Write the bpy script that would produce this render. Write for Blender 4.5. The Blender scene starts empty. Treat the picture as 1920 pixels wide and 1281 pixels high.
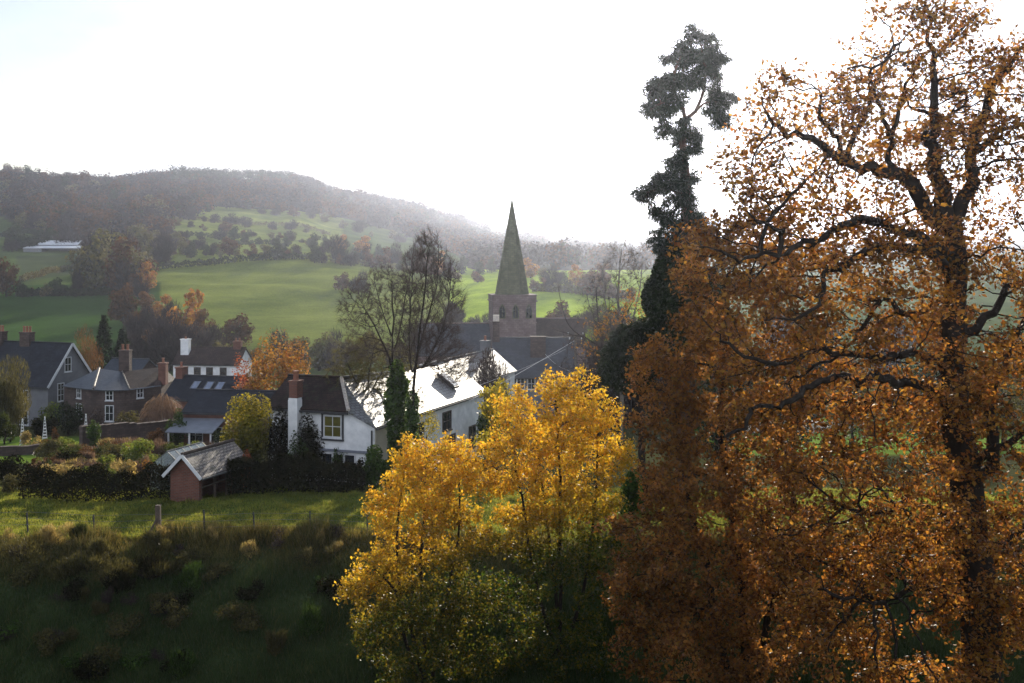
import bpy, math, random
import numpy as np
from mathutils import Vector, Matrix

SC = bpy.context.scene
COL = SC.collection
R = math.radians

# ------------------------------------------------------------------ camera, world, sun, exposure
F = 2059.0          # focal length in pixels of the 1920 px wide photograph
HY = 480.0          # height of the true horizon in the photograph
cam_d = bpy.data.cameras.new('camera')
cam = bpy.data.objects.new('camera', cam_d)
COL.objects.link(cam)
cam.location = (0, 0, 0)
cam.rotation_euler = (R(90), 0, 0)
cam_d.sensor_width = 36.0
cam_d.lens = 36.0 * F / 1920.0
cam_d.shift_y = -(640.5 - HY) / 1920.0
cam_d.clip_start = 0.1
cam_d.clip_end = 20000
SC.camera = cam

SUN_AZ, SUN_EL = 10.0, 17.0
SUN = Vector((math.sin(R(SUN_AZ)) * math.cos(R(SUN_EL)), math.cos(R(SUN_AZ)) * math.cos(R(SUN_EL)), math.sin(R(SUN_EL))))
sun_d = bpy.data.lights.new('sun', 'SUN')
sun_d.energy = 4.9
sun_d.angle = R(0.5)
sun_d.color = (1.0, 0.90, 0.74)
sun = bpy.data.objects.new('sun', sun_d)
COL.objects.link(sun)
sun.rotation_euler = (-SUN).to_track_quat('-Z', 'Y').to_euler()

world = bpy.data.worlds.new('World')
SC.world = world
world.use_nodes = True
nt = world.node_tree
nt.nodes.clear()
def wn(kind, **kw):
    n = nt.nodes.new(kind)
    for k, v in kw.items(): setattr(n, k, v)
    return n
def wmath(op, a, b=None, c=None, clamp=False):
    n = wn('ShaderNodeMath', operation=op, use_clamp=clamp)
    for i, v in enumerate((a, b, c)):
        if v is None: continue
        if isinstance(v, (int, float)): n.inputs[i].default_value = v
        else: nt.links.new(v, n.inputs[i])
    return n.outputs[0]
sky = wn('ShaderNodeTexSky', sky_type='NISHITA', sun_disc=False)
sky.sun_elevation = R(SUN_EL); sky.sun_rotation = R(SUN_AZ)
sky.air_density = 1.0; sky.dust_density = 0.8; sky.ozone_density = 1.0
tc = wn('ShaderNodeTexCoord')
nrm = wn('ShaderNodeVectorMath', operation='NORMALIZE'); nt.links.new(tc.outputs['Generated'], nrm.inputs[0])
dt = wn('ShaderNodeVectorMath', operation='DOT_PRODUCT'); nt.links.new(nrm.outputs[0], dt.inputs[0]); dt.inputs[1].default_value = SUN
sx = wn('ShaderNodeSeparateXYZ'); nt.links.new(nrm.outputs[0], sx.inputs[0])
mp = wn('ShaderNodeMapping'); mp.inputs['Scale'].default_value = (1, 1, 2.2); nt.links.new(nrm.outputs[0], mp.inputs[0])
noi = wn('ShaderNodeTexNoise'); noi.inputs['Scale'].default_value = 5.0; noi.inputs['Detail'].default_value = 7; noi.inputs['Roughness'].default_value = 0.55
nt.links.new(mp.outputs[0], noi.inputs['Vector'])
# thin bright cloud all round the sun, breaking up away from it; denser again behind the camera
front = wmath('MULTIPLY_ADD', dt.outputs['Value'], 5.0, -4.0)
front = wmath('MAXIMUM', front, wmath('MULTIPLY_ADD', dt.outputs['Value'], -0.8, 0.05))  # unseen cloud behind the camera, added to raise the fill light
cov = wmath('ADD', front, wmath('MULTIPLY_ADD', noi.outputs['Fac'], 2.6, -1.5))
cov = wmath('ADD', cov, 0.45, clamp=True)
glow = wmath('POWER', wmath('MAXIMUM', dt.outputs['Value'], 0.0), 50.0)
lum = wmath('MULTIPLY_ADD', glow, 9.0, 6.5)
lum = wmath('ADD', lum, wmath('MULTIPLY', wmath('MAXIMUM', wmath('MULTIPLY', dt.outputs['Value'], -1.0), 0.0), 9.0))  # added cloud opposite the sun brightened to lift camera-facing walls
noi2 = wn('ShaderNodeTexNoise'); noi2.inputs['Scale'].default_value = 3.2; noi2.inputs['Detail'].default_value = 8; noi2.inputs['Roughness'].default_value = 0.6
nt.links.new(mp.outputs[0], noi2.inputs['Vector'])
lum = wmath('MULTIPLY', lum, wmath('MULTIPLY_ADD', noi2.outputs['Fac'], 1.9, 0.08))
cl = wn('ShaderNodeCombineColor')
nt.links.new(wmath('MULTIPLY', lum, 0.93), cl.inputs[0]); nt.links.new(lum, cl.inputs[1]); nt.links.new(wmath('MULTIPLY', lum, 1.16), cl.inputs[2])
mx = wn('ShaderNodeMix', data_type='RGBA')
nt.links.new(cov, mx.inputs[0]); nt.links.new(sky.outputs[0], mx.inputs[6]); nt.links.new(cl.outputs[0], mx.inputs[7])
bg = wn('ShaderNodeBackground'); bg.inputs['Strength'].default_value = 0.082
nt.links.new(mx.outputs[2], bg.inputs['Color'])
wo = wn('ShaderNodeOutputWorld'); nt.links.new(bg.outputs[0], wo.inputs['Surface'])

SC.view_settings.view_transform = 'Standard'
SC.view_settings.look = 'None'
SC.view_settings.exposure = 0.72
SC.view_settings.gamma = 1
SC.view_settings.use_curve_mapping = False
SC.render.engine = 'CYCLES'
SC.cycles.use_denoising = True
SC.cycles.max_bounces = 8
SC.cycles.diffuse_bounces = 2
SC.cycles.transmission_bounces = 5
SC.cycles.volume_bounces = 1
SC.cycles.sample_clamp_indirect = 6.0

# ------------------------------------------------------------------ terrain function
def W(px, py, Y):
    return np.array(((px - 960) / F * Y, Y, -(py - HY) / F * Y))

NEAR = [(-500, -2.2), (-4, -1.7), (2, -2.4), (26, -15.8), (32.5, -16.3), (43.6, -12.25), (45.2, -11.75), (47, -11.7), (53, -11.85), (57, -12.25),
        (64, -13.0), (85, -14.9), (110, -17.0), (130, -19.0), (170, -23.0), (200, -25.0)]
FARY = [200, 260, 400, 480, 560, 700, 850, 1000, 1150, 1300, 1500, 1800, 2300, 3200, 5000]
FAR = {   # py of the bare ground seen at each distance, for each image column
    -300: [737, 672, 556, 520, 488, 425, 372, 340, 326, 330, 345, 370, 410, 440, 456],
    0:    [737, 672, 553, 515, 482, 420, 372, 345, 337, 340, 350, 375, 412, 440, 456],
    200:  [737, 672, 556, 522, 492, 440, 402, 372, 352, 346, 352, 375, 412, 440, 456],
    320:  [737, 668, 535, 502, 472, 430, 400, 372, 350, 336, 340, 370, 412, 440, 456],
    550:  [737, 665, 535, 488, 470, 448, 418, 388, 365, 345, 337, 360, 405, 440, 456],
    640:  [737, 662, 540, 495, 482, 463, 438, 414, 395, 378, 364, 372, 405, 438, 456],
    750:  [737, 655, 545, 510, 497, 478, 458, 440, 420, 402, 384, 385, 408, 436, 454],
    850:  [737, 642, 553, 522, 510, 494, 476, 460, 446, 432, 416, 407, 415, 435, 452],
    900:  [737, 628, 545, 522, 511, 497, 482, 469, 458, 448, 438, 428, 424, 434, 450],
    960:  [737, 618, 536, 518, 510, 500, 488, 478, 469, 461, 452, 443, 437, 438, 448],
    1050: [737, 612, 532, 518, 512, 503, 494, 486, 479, 472, 465, 457, 450, 446, 446],
    1200: [737, 612, 540, 525, 517, 508, 498, 490, 483, 477, 471, 464, 458, 454, 452],
    2400: [737, 612, 540, 525, 517, 508, 498, 490, 483, 477, 471, 464, 458, 454, 452],
}
_pxs = sorted(FAR)
_tab = np.array([FAR[p] for p in _pxs], float)
_ly = np.log(np.array(FARY, float))
_nx, _nz = zip(*NEAR)

def far_z(x, y):
    y = np.maximum(y, 200.0)
    px = np.clip(960 + F * x / y, _pxs[0], _pxs[-1])
    ix = np.clip(np.searchsorted(_pxs, px) - 1, 0, len(_pxs) - 2)
    p0 = np.array(_pxs)[ix]; p1 = np.array(_pxs)[ix + 1]
    fx = (px - p0) / (p1 - p0)
    fx = fx * fx * (3 - 2 * fx)
    ly = np.clip(np.log(y), _ly[0], _ly[-1])
    iy = np.clip(np.searchsorted(_ly, ly) - 1, 0, len(_ly) - 2)
    fy = (ly - _ly[iy]) / (_ly[iy + 1] - _ly[iy])
    v = (_tab[ix, iy] * (1 - fx) * (1 - fy) + _tab[ix + 1, iy] * fx * (1 - fy)
         + _tab[ix, iy + 1] * (1 - fx) * fy + _tab[ix + 1, iy + 1] * fx * fy)
    return -(v - HY) / F * y

def G(x, y):
    x = np.asarray(x, float); y = np.asarray(y, float)
    yy = y + 0.9 * np.sin(x * 0.23 + 0.6) + 0.5 * np.sin(x * 0.61)
    zn = np.interp(np.where((y > 28) & (y < 56), yy, y), _nx, _nz)
    zn = zn + 0.10 * np.sin(x * 0.9 + y * 0.5) * np.sin(y * 0.8 - x * 0.3) + 0.05 * np.sin(x * 2.3 + 1) * np.sin(y * 2.1)
    w = np.clip((y - 185) / 60, 0, 1); w = w * w * (3 - 2 * w)
    zf = far_z(x, y)
    amp = np.clip((y - 220) / 300, 0, 1)
    zf = zf + amp * (1.1 * np.sin(x * 0.031 + y * 0.017) * np.sin(y * 0.023 - 1) + 0.7 * np.sin(x * 0.07 - y * 0.045))
    a2 = np.clip((y - 300) / 100, 0, 1) * np.clip((1100 - y) / 300, 0, 1)
    zf = zf + a2 * (0.75 * np.sin(y * 0.085 + 2.2 * np.sin(x * 0.017 + y * 0.004)) * (0.5 + 0.5 * np.sin(x * 0.012 + 1.0)) + 0.35 * np.sin(y * 0.19 + x * 0.05))
    return zn * (1 - w) + zf * w
def g1(x, y): return float(G(np.array([x]), np.array([y]))[0])

def hit(px, py, y0=190.0):
    """point of the terrain seen at a pixel, from distance y0 on"""
    ys = y0 * np.exp(np.linspace(0, math.log(5000 / y0), 900))
    xs = (px - 960) / F * ys
    d = G(xs, ys) + (py - HY) / F * ys
    k = int(np.argmax(d >= 0))
    if d[k] < 0: return None
    return np.array((xs[k], ys[k], float(G(xs[k:k+1], ys[k:k+1])[0])))

# ------------------------------------------------------------------ object helpers
def tag(o, label=None, cat=None, group=None, kind=None):
    if label: o['label'] = label
    if cat: o['category'] = cat
    if group: o['group'] = group
    if kind: o['kind'] = kind
    return o
def thing(name, label, cat, loc=(0, 0, 0), rz=0.0, group=None):
    o = bpy.data.objects.new(name, None)
    COL.objects.link(o)
    o.location = tuple(float(v) for v in loc); o.rotation_euler = (0, 0, rz)
    o.empty_display_size = 0.3
    return tag(o, label, cat, group)
def link(name, me, parent=None, mat=None):
    o = bpy.data.objects.new(name, me)
    COL.objects.link(o)
    if mat is not None: me.materials.append(mat)
    if parent is not None: o.parent = parent
    return o
def dup(root, loc, rz, s, label=None, group=None):
    r = root.copy(); COL.objects.link(r)
    r.location = tuple(float(v) for v in loc); r.rotation_euler = (0, 0, rz); r.scale = s
    if label: r['label'] = label
    if group: r['group'] = group
    for ch in list(root.children):
        c = ch.copy(); COL.objects.link(c); c.parent = r
    return r

def np_mesh(name, V, F3=None, F4=None, smooth=False, attr=None):
    me = bpy.data.meshes.new(name)
    V = np.asarray(V, np.float32)
    F3 = np.zeros((0, 3), np.int32) if F3 is None else np.asarray(F3, np.int32)
    F4 = np.zeros((0, 4), np.int32) if F4 is None else np.asarray(F4, np.int32)
    me.vertices.add(len(V)); me.vertices.foreach_set('co', V.ravel())
    nl = F3.size + F4.size
    me.loops.add(nl)
    me.loops.foreach_set('vertex_index', np.concatenate([F3.ravel(), F4.ravel()]).astype(np.int32))
    npoly = len(F3) + len(F4)
    me.polygons.add(npoly)
    st = np.concatenate([np.arange(len(F3)) * 3, F3.size + np.arange(len(F4)) * 4]).astype(np.int32)
    me.polygons.foreach_set('loop_start', st)
    if smooth: me.polygons.foreach_set('use_smooth', np.ones(npoly, bool))
    me.update(calc_edges=True)
    if attr is not None:
        for k, a in attr.items():
            a = np.asarray(a, np.float32)
            if a.ndim == 1:
                at = me.attributes.new(k, 'FLOAT', 'POINT'); at.data.foreach_set('value', a)
            else:
                at = me.attributes.new(k, 'FLOAT_COLOR', 'POINT')
                at.data.foreach_set('color', np.concatenate([a, np.ones((len(a), 1), np.float32)], 1).ravel())
    return me

class MB:
    """collects flat polygons; builds one mesh with uv in metres"""
    def __init__(s): s.v = []; s.f = []
    def poly(s, pts):
        b = len(s.v); s.v += [tuple(float(c) for c in p) for p in pts]; s.f.append(list(range(b, b + len(pts)))); return s
    def prism(s, pts, d):
        n = len(pts); a = [Vector(p) for p in pts]; d = Vector(d); c = [p + d for p in a]
        b = len(s.v); s.v += [tuple(p) for p in a + c]
        nrm = Vector((0, 0, 0))
        for i in range(n): nrm += a[i].cross(a[(i + 1) % n])
        fl = nrm.dot(d) > 0
        f1 = list(range(b, b + n)); f2 = list(range(b + n, b + 2 * n))
        s.f.append(f1[::-1] if fl else f1); s.f.append(f2 if fl else f2[::-1])
        for i in range(n):
            j = (i + 1) % n
            q = [b + i, b + j, b + n + j, b + n + i]
            s.f.append(q if fl else q[::-1])
        return s
    def box(s, x0, x1, y0, y1, z0, z1):
        return s.prism([(x0, y0, z0), (x1, y0, z0), (x1, y1, z0), (x0, y1, z0)], (0, 0, z1 - z0))
    def bar(s, a, b, w, h=None):
        a = Vector(a); b = Vector(b); d = (b - a); L = d.length
        if L < 1e-6: return s
        d.normalize(); h = h or w
        up = Vector((0, 0, 1)) if abs(d.z) < 0.95 else Vector((0, 1, 0))
        u = d.cross(up).normalized(); v = u.cross(d)
        q = [a + u * (w / 2 * i) + v * (h / 2 * j) for i, j in ((-1, -1), (1, -1), (1, 1), (-1, 1))]
        return s.prism(q, d * L)
    def tube(s, pts, r, n=8):
        P = [Vector(p) for p in pts]
        rr = r if isinstance(r, (list, tuple)) else [r] * len(P)
        rings = []
        for i, p in enumerate(P):
            d = (P[min(i + 1, len(P) - 1)] - P[max(i - 1, 0)]).normalized()
            up = Vector((0, 0, 1)) if abs(d.z) < 0.9 else Vector((1, 0, 0))
            u = d.cross(up).normalized(); v = u.cross(d)
            b = len(s.v)
            s.v += [tuple(p + (u * math.cos(k * 2 * math.pi / n) + v * math.sin(k * 2 * math.pi / n)) * rr[i]) for k in range(n)]
            rings.append(b)
        for a, b in zip(rings, rings[1:]):
            for k in range(n):
                s.f.append([a + k, a + (k + 1) % n, b + (k + 1) % n, b + k])
        s.f.append([rings[0] + k for k in range(n)][::-1]); s.f.append([rings[-1] + k for k in range(n)])
        return s
    def build(s, name, mat, parent=None):
        me = bpy.data.meshes.new(name)
        me.from_pydata(s.v, [], s.f); me.update()
        uv = me.uv_layers.new(name='UVMap')
        for p in me.polygons:
            n = p.normal
            u = Vector((-n.y, n.x, 0)) if abs(n.z) < 0.99 else Vector((1, 0, 0))
            u.normalize(); v = n.cross(u)
            for li in p.loop_indices:
                c = me.vertices[me.loops[li].vertex_index].co
                uv.data[li].uv = (c.dot(u), c.dot(v))
        return link(name, me, parent, mat)

# ------------------------------------------------------------------ materials
class NT:
    def __init__(s, name):
        s.m = bpy.data.materials.new(name); s.m.use_nodes = True
        s.t = s.m.node_tree; s.t.nodes.clear()
        s.out = s.t.nodes.new('ShaderNodeOutputMaterial')
    def n(s, kind, **kw):
        n = s.t.nodes.new(kind)
        for k, v in kw.items():
            if k.startswith('i_'):
                n.inputs[k[2:].replace('_', ' ')].default_value = v
            else: setattr(n, k, v)
        return n
    def l(s, a, b): s.t.links.new(a, b)
    def ramp(s, fac, cols):
        r = s.n('ShaderNodeValToRGB')
        e = r.color_ramp.elements
        while len(e) < len(cols): e.new(0.5)
        for i, (p, c) in enumerate(cols):
            e[i].position = p; e[i].color = (*c, 1)
        s.l(fac, r.inputs[0]); return r.outputs[0]
    def mix(s, fac, a, b, mode='MIX'):
        m = s.n('ShaderNodeMix', data_type='RGBA', blend_type=mode)
        for k, v in ((0, fac), (6, a), (7, b)):
            if isinstance(v, (int, float)): m.inputs[k].default_value = v
            elif isinstance(v, tuple): m.inputs[k].default_value = (*v, 1)
            else: s.l(v, m.inputs[k])
        return m.outputs[2]
    def noise(s, scale, detail=5, rough=0.6, coord='Object', vec=None):
        n = s.n('ShaderNodeTexNoise', i_Scale=scale, i_Detail=detail, i_Roughness=rough)
        if vec is None:
            t = s.n('ShaderNodeTexCoord'); vec = t.outputs[coord]
        s.l(vec, n.inputs['Vector']); return n.outputs['Fac']

def mat_plain(name, c1, c2, scale=3.0, rough=0.8, bump=0.0, metal=0.0, spec=0.3):
    s = NT(name)
    f = s.noise(scale)
    col = s.ramp(f, [(0.3, c1), (0.7, c2)])
    b = s.n('ShaderNodeBsdfPrincipled', i_Roughness=rough, i_Metallic=metal)
    b.inputs['Specular IOR Level'].default_value = spec
    s.l(col, b.inputs['Base Color'])
    if bump:
        f2 = s.noise(scale * 6, 4)
        bp = s.n('ShaderNodeBump', i_Strength=bump, i_Distance=0.05); s.l(f2, bp.inputs['Height']); s.l(bp.outputs[0], b.inputs['Normal'])
    s.l(b.outputs[0], s.out.inputs[0]); return s.m

def mat_brick(name, c1, c2, mortar, bw=0.225, rh=0.075, ms=0.012, rough=0.85, stain=0.5, spec=0.3, offset=0.5, bump=0.4, moss=None):
    s = NT(name)
    uv = s.n('ShaderNodeUVMap')
    br = s.n('ShaderNodeTexBrick', i_Scale=1.0, offset=offset)
    br.inputs['Color1'].default_value = (*c1, 1); br.inputs['Color2'].default_value = (*c2, 1); br.inputs['Mortar'].default_value = (*mortar, 1)
    br.inputs['Mortar Size'].default_value = ms; br.inputs['Brick Width'].default_value = bw; br.inputs['Row Height'].default_value = rh
    br.inputs['Bias'].default_value = 0.0
    s.l(uv.outputs[0], br.inputs['Vector'])
    f = s.noise(0.9, 6, 0.65)
    v = s.ramp(f, [(0.3, (1 - stain,) * 3), (0.7, (1.1,) * 3)])
    col = s.mix(1.0, br.outputs['Color'], v, 'MULTIPLY')
    if moss:
        f3 = s.noise(2.2, 7, 0.7)
        k = s.ramp(f3, [(0.52, (0, 0, 0)), (0.66, (1, 1, 1))])
        col = s.mix(k, col, moss)
    b = s.n('ShaderNodeBsdfPrincipled', i_Roughness=rough)
    b.inputs['Specular IOR Level'].default_value = spec
    s.l(col, b.inputs['Base Color'])
    rf = s.noise(3.0, 4)
    rr = s.n('ShaderNodeMapRange'); rr.inputs[3].default_value = rough - 0.08; rr.inputs[4].default_value = min(1, rough + 0.12); s.l(rf, rr.inputs[0])
    s.l(rr.outputs[0], b.inputs['Roughness'])
    bp = s.n('ShaderNodeBump', i_Strength=bump, i_Distance=0.02)
    s.l(br.outputs['Fac'], bp.inputs['Height']); bp.invert = True
    s.l(bp.outputs[0], b.inputs['Normal'])
    s.l(b.outputs[0], s.out.inputs[0]); return s.m

def mat_leaf(name, cols, trans=0.5, gloss=0.05, clump=0.6, cscale=0.8, groough=0.5, low=None, tcol=None):
    """cols: ramp over leaves; low: colour of leaves where the point attribute 'ripe' is 0"""
    s = NT(name)
    ge = s.n('ShaderNodeNewGeometry')
    n = len(cols)
    c = s.ramp(ge.outputs['Random Per Island'], [(i / max(1, n - 1), k) for i, k in enumerate(cols)])
    f = s.noise(cscale, 3)
    v = s.ramp(f, [(0.35, (1 - clump,) * 3), (0.65, (1.15,) * 3)])
    c = s.mix(1.0, c, v, 'MULTIPLY')
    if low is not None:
        at = s.n('ShaderNodeAttribute', attribute_name='ripe_lit')
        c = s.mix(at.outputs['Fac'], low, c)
    d = s.n('ShaderNodeBsdfDiffuse'); s.l(c, d.inputs[0])
    t = s.n('ShaderNodeBsdfTranslucent')
    tc_ = s.mix(1.0, c, tcol or (1.5, 1.3, 0.8), 'MULTIPLY')
    s.l(tc_, t.inputs[0])
    m = s.n('ShaderNodeMixShader'); m.inputs[0].default_value = trans
    s.l(d.outputs[0], m.inputs[1]); s.l(t.outputs[0], m.inputs[2])
    o = m
    if gloss:
        g = s.n('ShaderNodeBsdfAnisotropic', i_Roughness=groough)
        g.inputs[0].default_value = (1, 1, 1, 1)
        fr = s.n('ShaderNodeFresnel', i_IOR=1.25 + gloss)
        o = s.n('ShaderNodeMixShader'); mm = s.n('ShaderNodeMath', operation='MULTIPLY'); mm.inputs[1].default_value = 0.07; s.l(fr.outputs[0], mm.inputs[0]); s.l(mm.outputs[0], o.inputs[0])
        s.l(m.outputs[0], o.inputs[1]); s.l(g.outputs[0], o.inputs[2])
    s.l(o.outputs[0], s.out.inputs[0]); return s.m

M = {}
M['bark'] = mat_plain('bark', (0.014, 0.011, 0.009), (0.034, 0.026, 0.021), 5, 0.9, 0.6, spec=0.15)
M['bark_pale'] = mat_plain('pale_bark', (0.10, 0.085, 0.07), (0.17, 0.15, 0.125), 5, 0.85, 0.4, spec=0.2)
M['bark_pine'] = mat_plain('pine_bark', (0.06, 0.038, 0.03), (0.12, 0.075, 0.055), 5, 0.9, 0.5, spec=0.15)
M['oak_leaf'] = mat_leaf('oak_leaf', [(0.10, 0.045, 0.022), (0.36, 0.165, 0.04), (0.5, 0.29, 0.06), (0.15, 0.065, 0.026), (0.4, 0.15, 0.04), (0.05, 0.026, 0.018), (0.44, 0.22, 0.05), (0.2, 0.1, 0.035)], 0.52, 0.10, 0.55, 0.7)
M['beech_leaf'] = mat_leaf('beech_leaf', [(0.14, 0.065, 0.034), (0.32, 0.145, 0.05), (0.44, 0.22, 0.065), (0.09, 0.045, 0.028), (0.26, 0.125, 0.045), (0.3, 0.19, 0.06), (0.4, 0.16, 0.045)], 0.56, 0.06, 0.6, 0.75)
M['maple_leaf'] = mat_leaf('maple_leaf', [(0.62, 0.36, 0.035), (0.74, 0.47, 0.06), (0.54, 0.39, 0.05), (0.62, 0.29, 0.03), (0.4, 0.34, 0.05), (0.7, 0.4, 0.04)], 0.62, 0.06, 0.3, 0.7, low=(0.035, 0.06, 0.014), tcol=(1.35, 1.25, 0.7))  # low: green lower leaves, darkened further to carry the shade at lower right
M['cherry_leaf'] = mat_leaf('cherry_leaf', [(0.3, 0.16, 0.04), (0.38, 0.22, 0.05), (0.24, 0.14, 0.04), (0.34, 0.13, 0.04), (0.16, 0.1, 0.04)], 0.5, 0.04, 0.5, 0.5)
M['red_leaf'] = mat_leaf('red_leaf', [(0.26, 0.06, 0.035), (0.34, 0.1, 0.05), (0.3, 0.13, 0.05)], 0.5, 0.04, 0.4, 1)
M['ivy_leaf'] = mat_leaf('ivy_leaf', [(0.025, 0.055, 0.014), (0.05, 0.095, 0.022), (0.08, 0.14, 0.03), (0.035, 0.06, 0.018)], 0.4, 0.12, 0.5, 1.2)
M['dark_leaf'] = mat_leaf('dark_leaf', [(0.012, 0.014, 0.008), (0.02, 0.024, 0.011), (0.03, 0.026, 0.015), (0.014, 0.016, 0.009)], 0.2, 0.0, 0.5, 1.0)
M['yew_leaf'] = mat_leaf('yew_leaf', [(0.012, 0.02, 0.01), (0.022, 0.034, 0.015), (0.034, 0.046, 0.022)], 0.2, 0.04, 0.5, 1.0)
M['pine_needle'] = mat_leaf('pine_needle', [(0.018, 0.028, 0.022), (0.032, 0.045, 0.034), (0.05, 0.064, 0.048)], 0.3, 0.04, 0.4, 1.0)
M['green_leaf'] = mat_leaf('green_leaf', [(0.09, 0.14, 0.03), (0.16, 0.22, 0.045), (0.2, 0.24, 0.06), (0.12, 0.15, 0.04)], 0.55, 0.06, 0.5, 1.2)
M['gold_leaf'] = mat_leaf('golden_green_leaf', [(0.18, 0.19, 0.025), (0.34, 0.31, 0.04), (0.42, 0.34, 0.045), (0.16, 0.17, 0.03)], 0.58, 0.05, 0.4, 0.9, low=(0.03, 0.042, 0.012))
M['straw_leaf'] = mat_leaf('straw_leaf', [(0.3, 0.25, 0.12), (0.42, 0.34, 0.16), (0.24, 0.22, 0.09), (0.36, 0.24, 0.13)], 0.55, 0.04, 0.5, 1.2)
M['rust_leaf'] = mat_leaf('rust_leaf', [(0.11, 0.055, 0.028), (0.15, 0.075, 0.032), (0.085, 0.05, 0.028)], 0.4, 0.03, 0.5, 0.4)
M['olive_leaf'] = mat_leaf('olive_leaf', [(0.08, 0.08, 0.035), (0.13, 0.12, 0.05), (0.06, 0.06, 0.032)], 0.45, 0.03, 0.5, 0.4)
M['twig'] = mat_leaf('twig_grey', [(0.065, 0.05, 0.044), (0.09, 0.07, 0.062), (0.05, 0.038, 0.036)], 0.3, 0.0, 0.4, 0.4, tcol=(1, 1, 1))
M['pink_twig'] = mat_leaf('twig_russet', [(0.15, 0.1, 0.08), (0.2, 0.135, 0.11), (0.1, 0.07, 0.058)], 0.4, 0.02, 0.4, 0.9)
M['far_twig'] = mat_leaf('far_twig', [(0.036, 0.028, 0.028), (0.052, 0.04, 0.038), (0.026, 0.021, 0.022)], 0.3, 0.0, 0.4, 0.4, tcol=(1, 1, 1))
M['far_rust'] = mat_leaf('far_rust', [(0.07, 0.036, 0.02), (0.095, 0.048, 0.023), (0.05, 0.03, 0.02)], 0.35, 0.0, 0.5, 0.4)
M['far_evergreen'] = mat_leaf('far_evergreen', [(0.025, 0.035, 0.02), (0.04, 0.05, 0.025)], 0.3, 0.0, 0.4, 0.4)
M['grass_blade'] = mat_leaf('pasture_grass', [(0.12, 0.18, 0.03), (0.18, 0.22, 0.045), (0.28, 0.27, 0.075), (0.07, 0.11, 0.024)], 0.6, 0.06, 0.35, 0.7, groough=0.4)
M['long_grass'] = mat_leaf('bank_grass', [(0.05, 0.075, 0.026), (0.16, 0.13, 0.05), (0.3, 0.24, 0.1), (0.04, 0.055, 0.022), (0.12, 0.1, 0.04), (0.07, 0.1, 0.03)], 0.5, 0.05, 0.5, 0.35, low=(0.055, 0.09, 0.036))
M['slate'] = mat_brick('slate', (0.036, 0.04, 0.052), (0.055, 0.06, 0.072), (0.015, 0.017, 0.02), 0.3, 0.2, 0.012, 0.42, 0.45, 0.5)
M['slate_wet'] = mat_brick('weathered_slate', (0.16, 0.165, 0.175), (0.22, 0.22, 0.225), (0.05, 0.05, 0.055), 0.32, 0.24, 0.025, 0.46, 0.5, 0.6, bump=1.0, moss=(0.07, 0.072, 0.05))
M['slate_dark'] = mat_brick('dark_slate', (0.014, 0.016, 0.023), (0.024, 0.026, 0.035), (0.012, 0.012, 0.016), 0.3, 0.2, 0.012, 0.6, 0.5, 0.3)
M['tile'] = mat_brick('clay_tile', (0.03, 0.017, 0.015), (0.05, 0.027, 0.022), (0.015, 0.01, 0.01), 0.26, 0.2, 0.02, 0.85, 0.6, 0.25, moss=(0.03, 0.032, 0.018))
M['tile_grey'] = mat_brick('grey_tile', (0.2, 0.17, 0.155), (0.3, 0.26, 0.235), (0.05, 0.042, 0.038), 0.3, 0.17, 0.03, 0.6, 0.4, 0.45, bump=0.8, moss=(0.08, 0.08, 0.05))
M['tile_brown'] = mat_brick('brown_tile', (0.05, 0.036, 0.03), (0.08, 0.055, 0.045), (0.03, 0.02, 0.02), 0.26, 0.2, 0.02, 0.8, 0.5, 0.25)
M['brick'] = mat_brick('red_brick', (0.15, 0.05, 0.034), (0.21, 0.075, 0.048), (0.14, 0.11, 0.095), 0.225, 0.075, 0.012, 0.9, 0.4, 0.2)
M['stone'] = mat_brick('rubble_stone', (0.075, 0.053, 0.048), (0.115, 0.082, 0.072), (0.065, 0.055, 0.05), 0.38, 0.2, 0.02, 0.9, 0.45, 0.2)
M['tower_stone'] = mat_brick('sandstone', (0.15, 0.105, 0.10), (0.21, 0.155, 0.145), (0.11, 0.085, 0.08), 0.55, 0.3, 0.02, 0.9, 0.4, 0.2)
M['spire_stone'] = mat_brick('spire_stone', (0.085, 0.09, 0.046), (0.125, 0.128, 0.07), (0.07, 0.068, 0.06), 0.6, 0.35, 0.02, 0.85, 0.4, 0.2)
M['white_wall'] = mat_plain('white_render', (0.56, 0.57, 0.57), (0.8, 0.8, 0.79), 1.6, 0.85, 0.15)
M['cream_wall'] = mat_plain('cream_render', (0.3, 0.28, 0.22), (0.38, 0.35, 0.28), 1.2, 0.85, 0.1)
M['grey_wall'] = mat_plain('grey_render', (0.11, 0.113, 0.122), (0.16, 0.163, 0.17), 1.0, 0.85, 0.15)
M['white_paint'] = mat_plain('white_paint', (0.46, 0.47, 0.48), (0.62, 0.62, 0.62), 2.5, 0.6)
M['dark_paint'] = mat_plain('dark_paint', (0.025, 0.027, 0.03), (0.05, 0.05, 0.055), 4, 0.5)
M['mortar'] = mat_plain('mortar', (0.42, 0.36, 0.31), (0.6, 0.54, 0.47), 6, 0.9, 0.2)
M['wood'] = mat_plain('weathered_wood', (0.06, 0.045, 0.035), (0.12, 0.09, 0.07), 7, 0.85, 0.4)
M['pot'] = mat_plain('clay_pot', (0.18, 0.07, 0.045), (0.24, 0.1, 0.06), 5, 0.8)
M['metal'] = mat_plain('galvanised_metal', (0.12, 0.12, 0.12), (0.2, 0.2, 0.2), 8, 0.5, 0, 0.6)
M['lead'] = mat_plain('felt_roof', (0.13, 0.14, 0.165), (0.19, 0.205, 0.235), 1.5, 0.5, 0.1)
M['cable'] = mat_plain('cable', (0.5, 0.5, 0.5), (0.6, 0.6, 0.6), 3, 0.9, spec=0.05)
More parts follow.
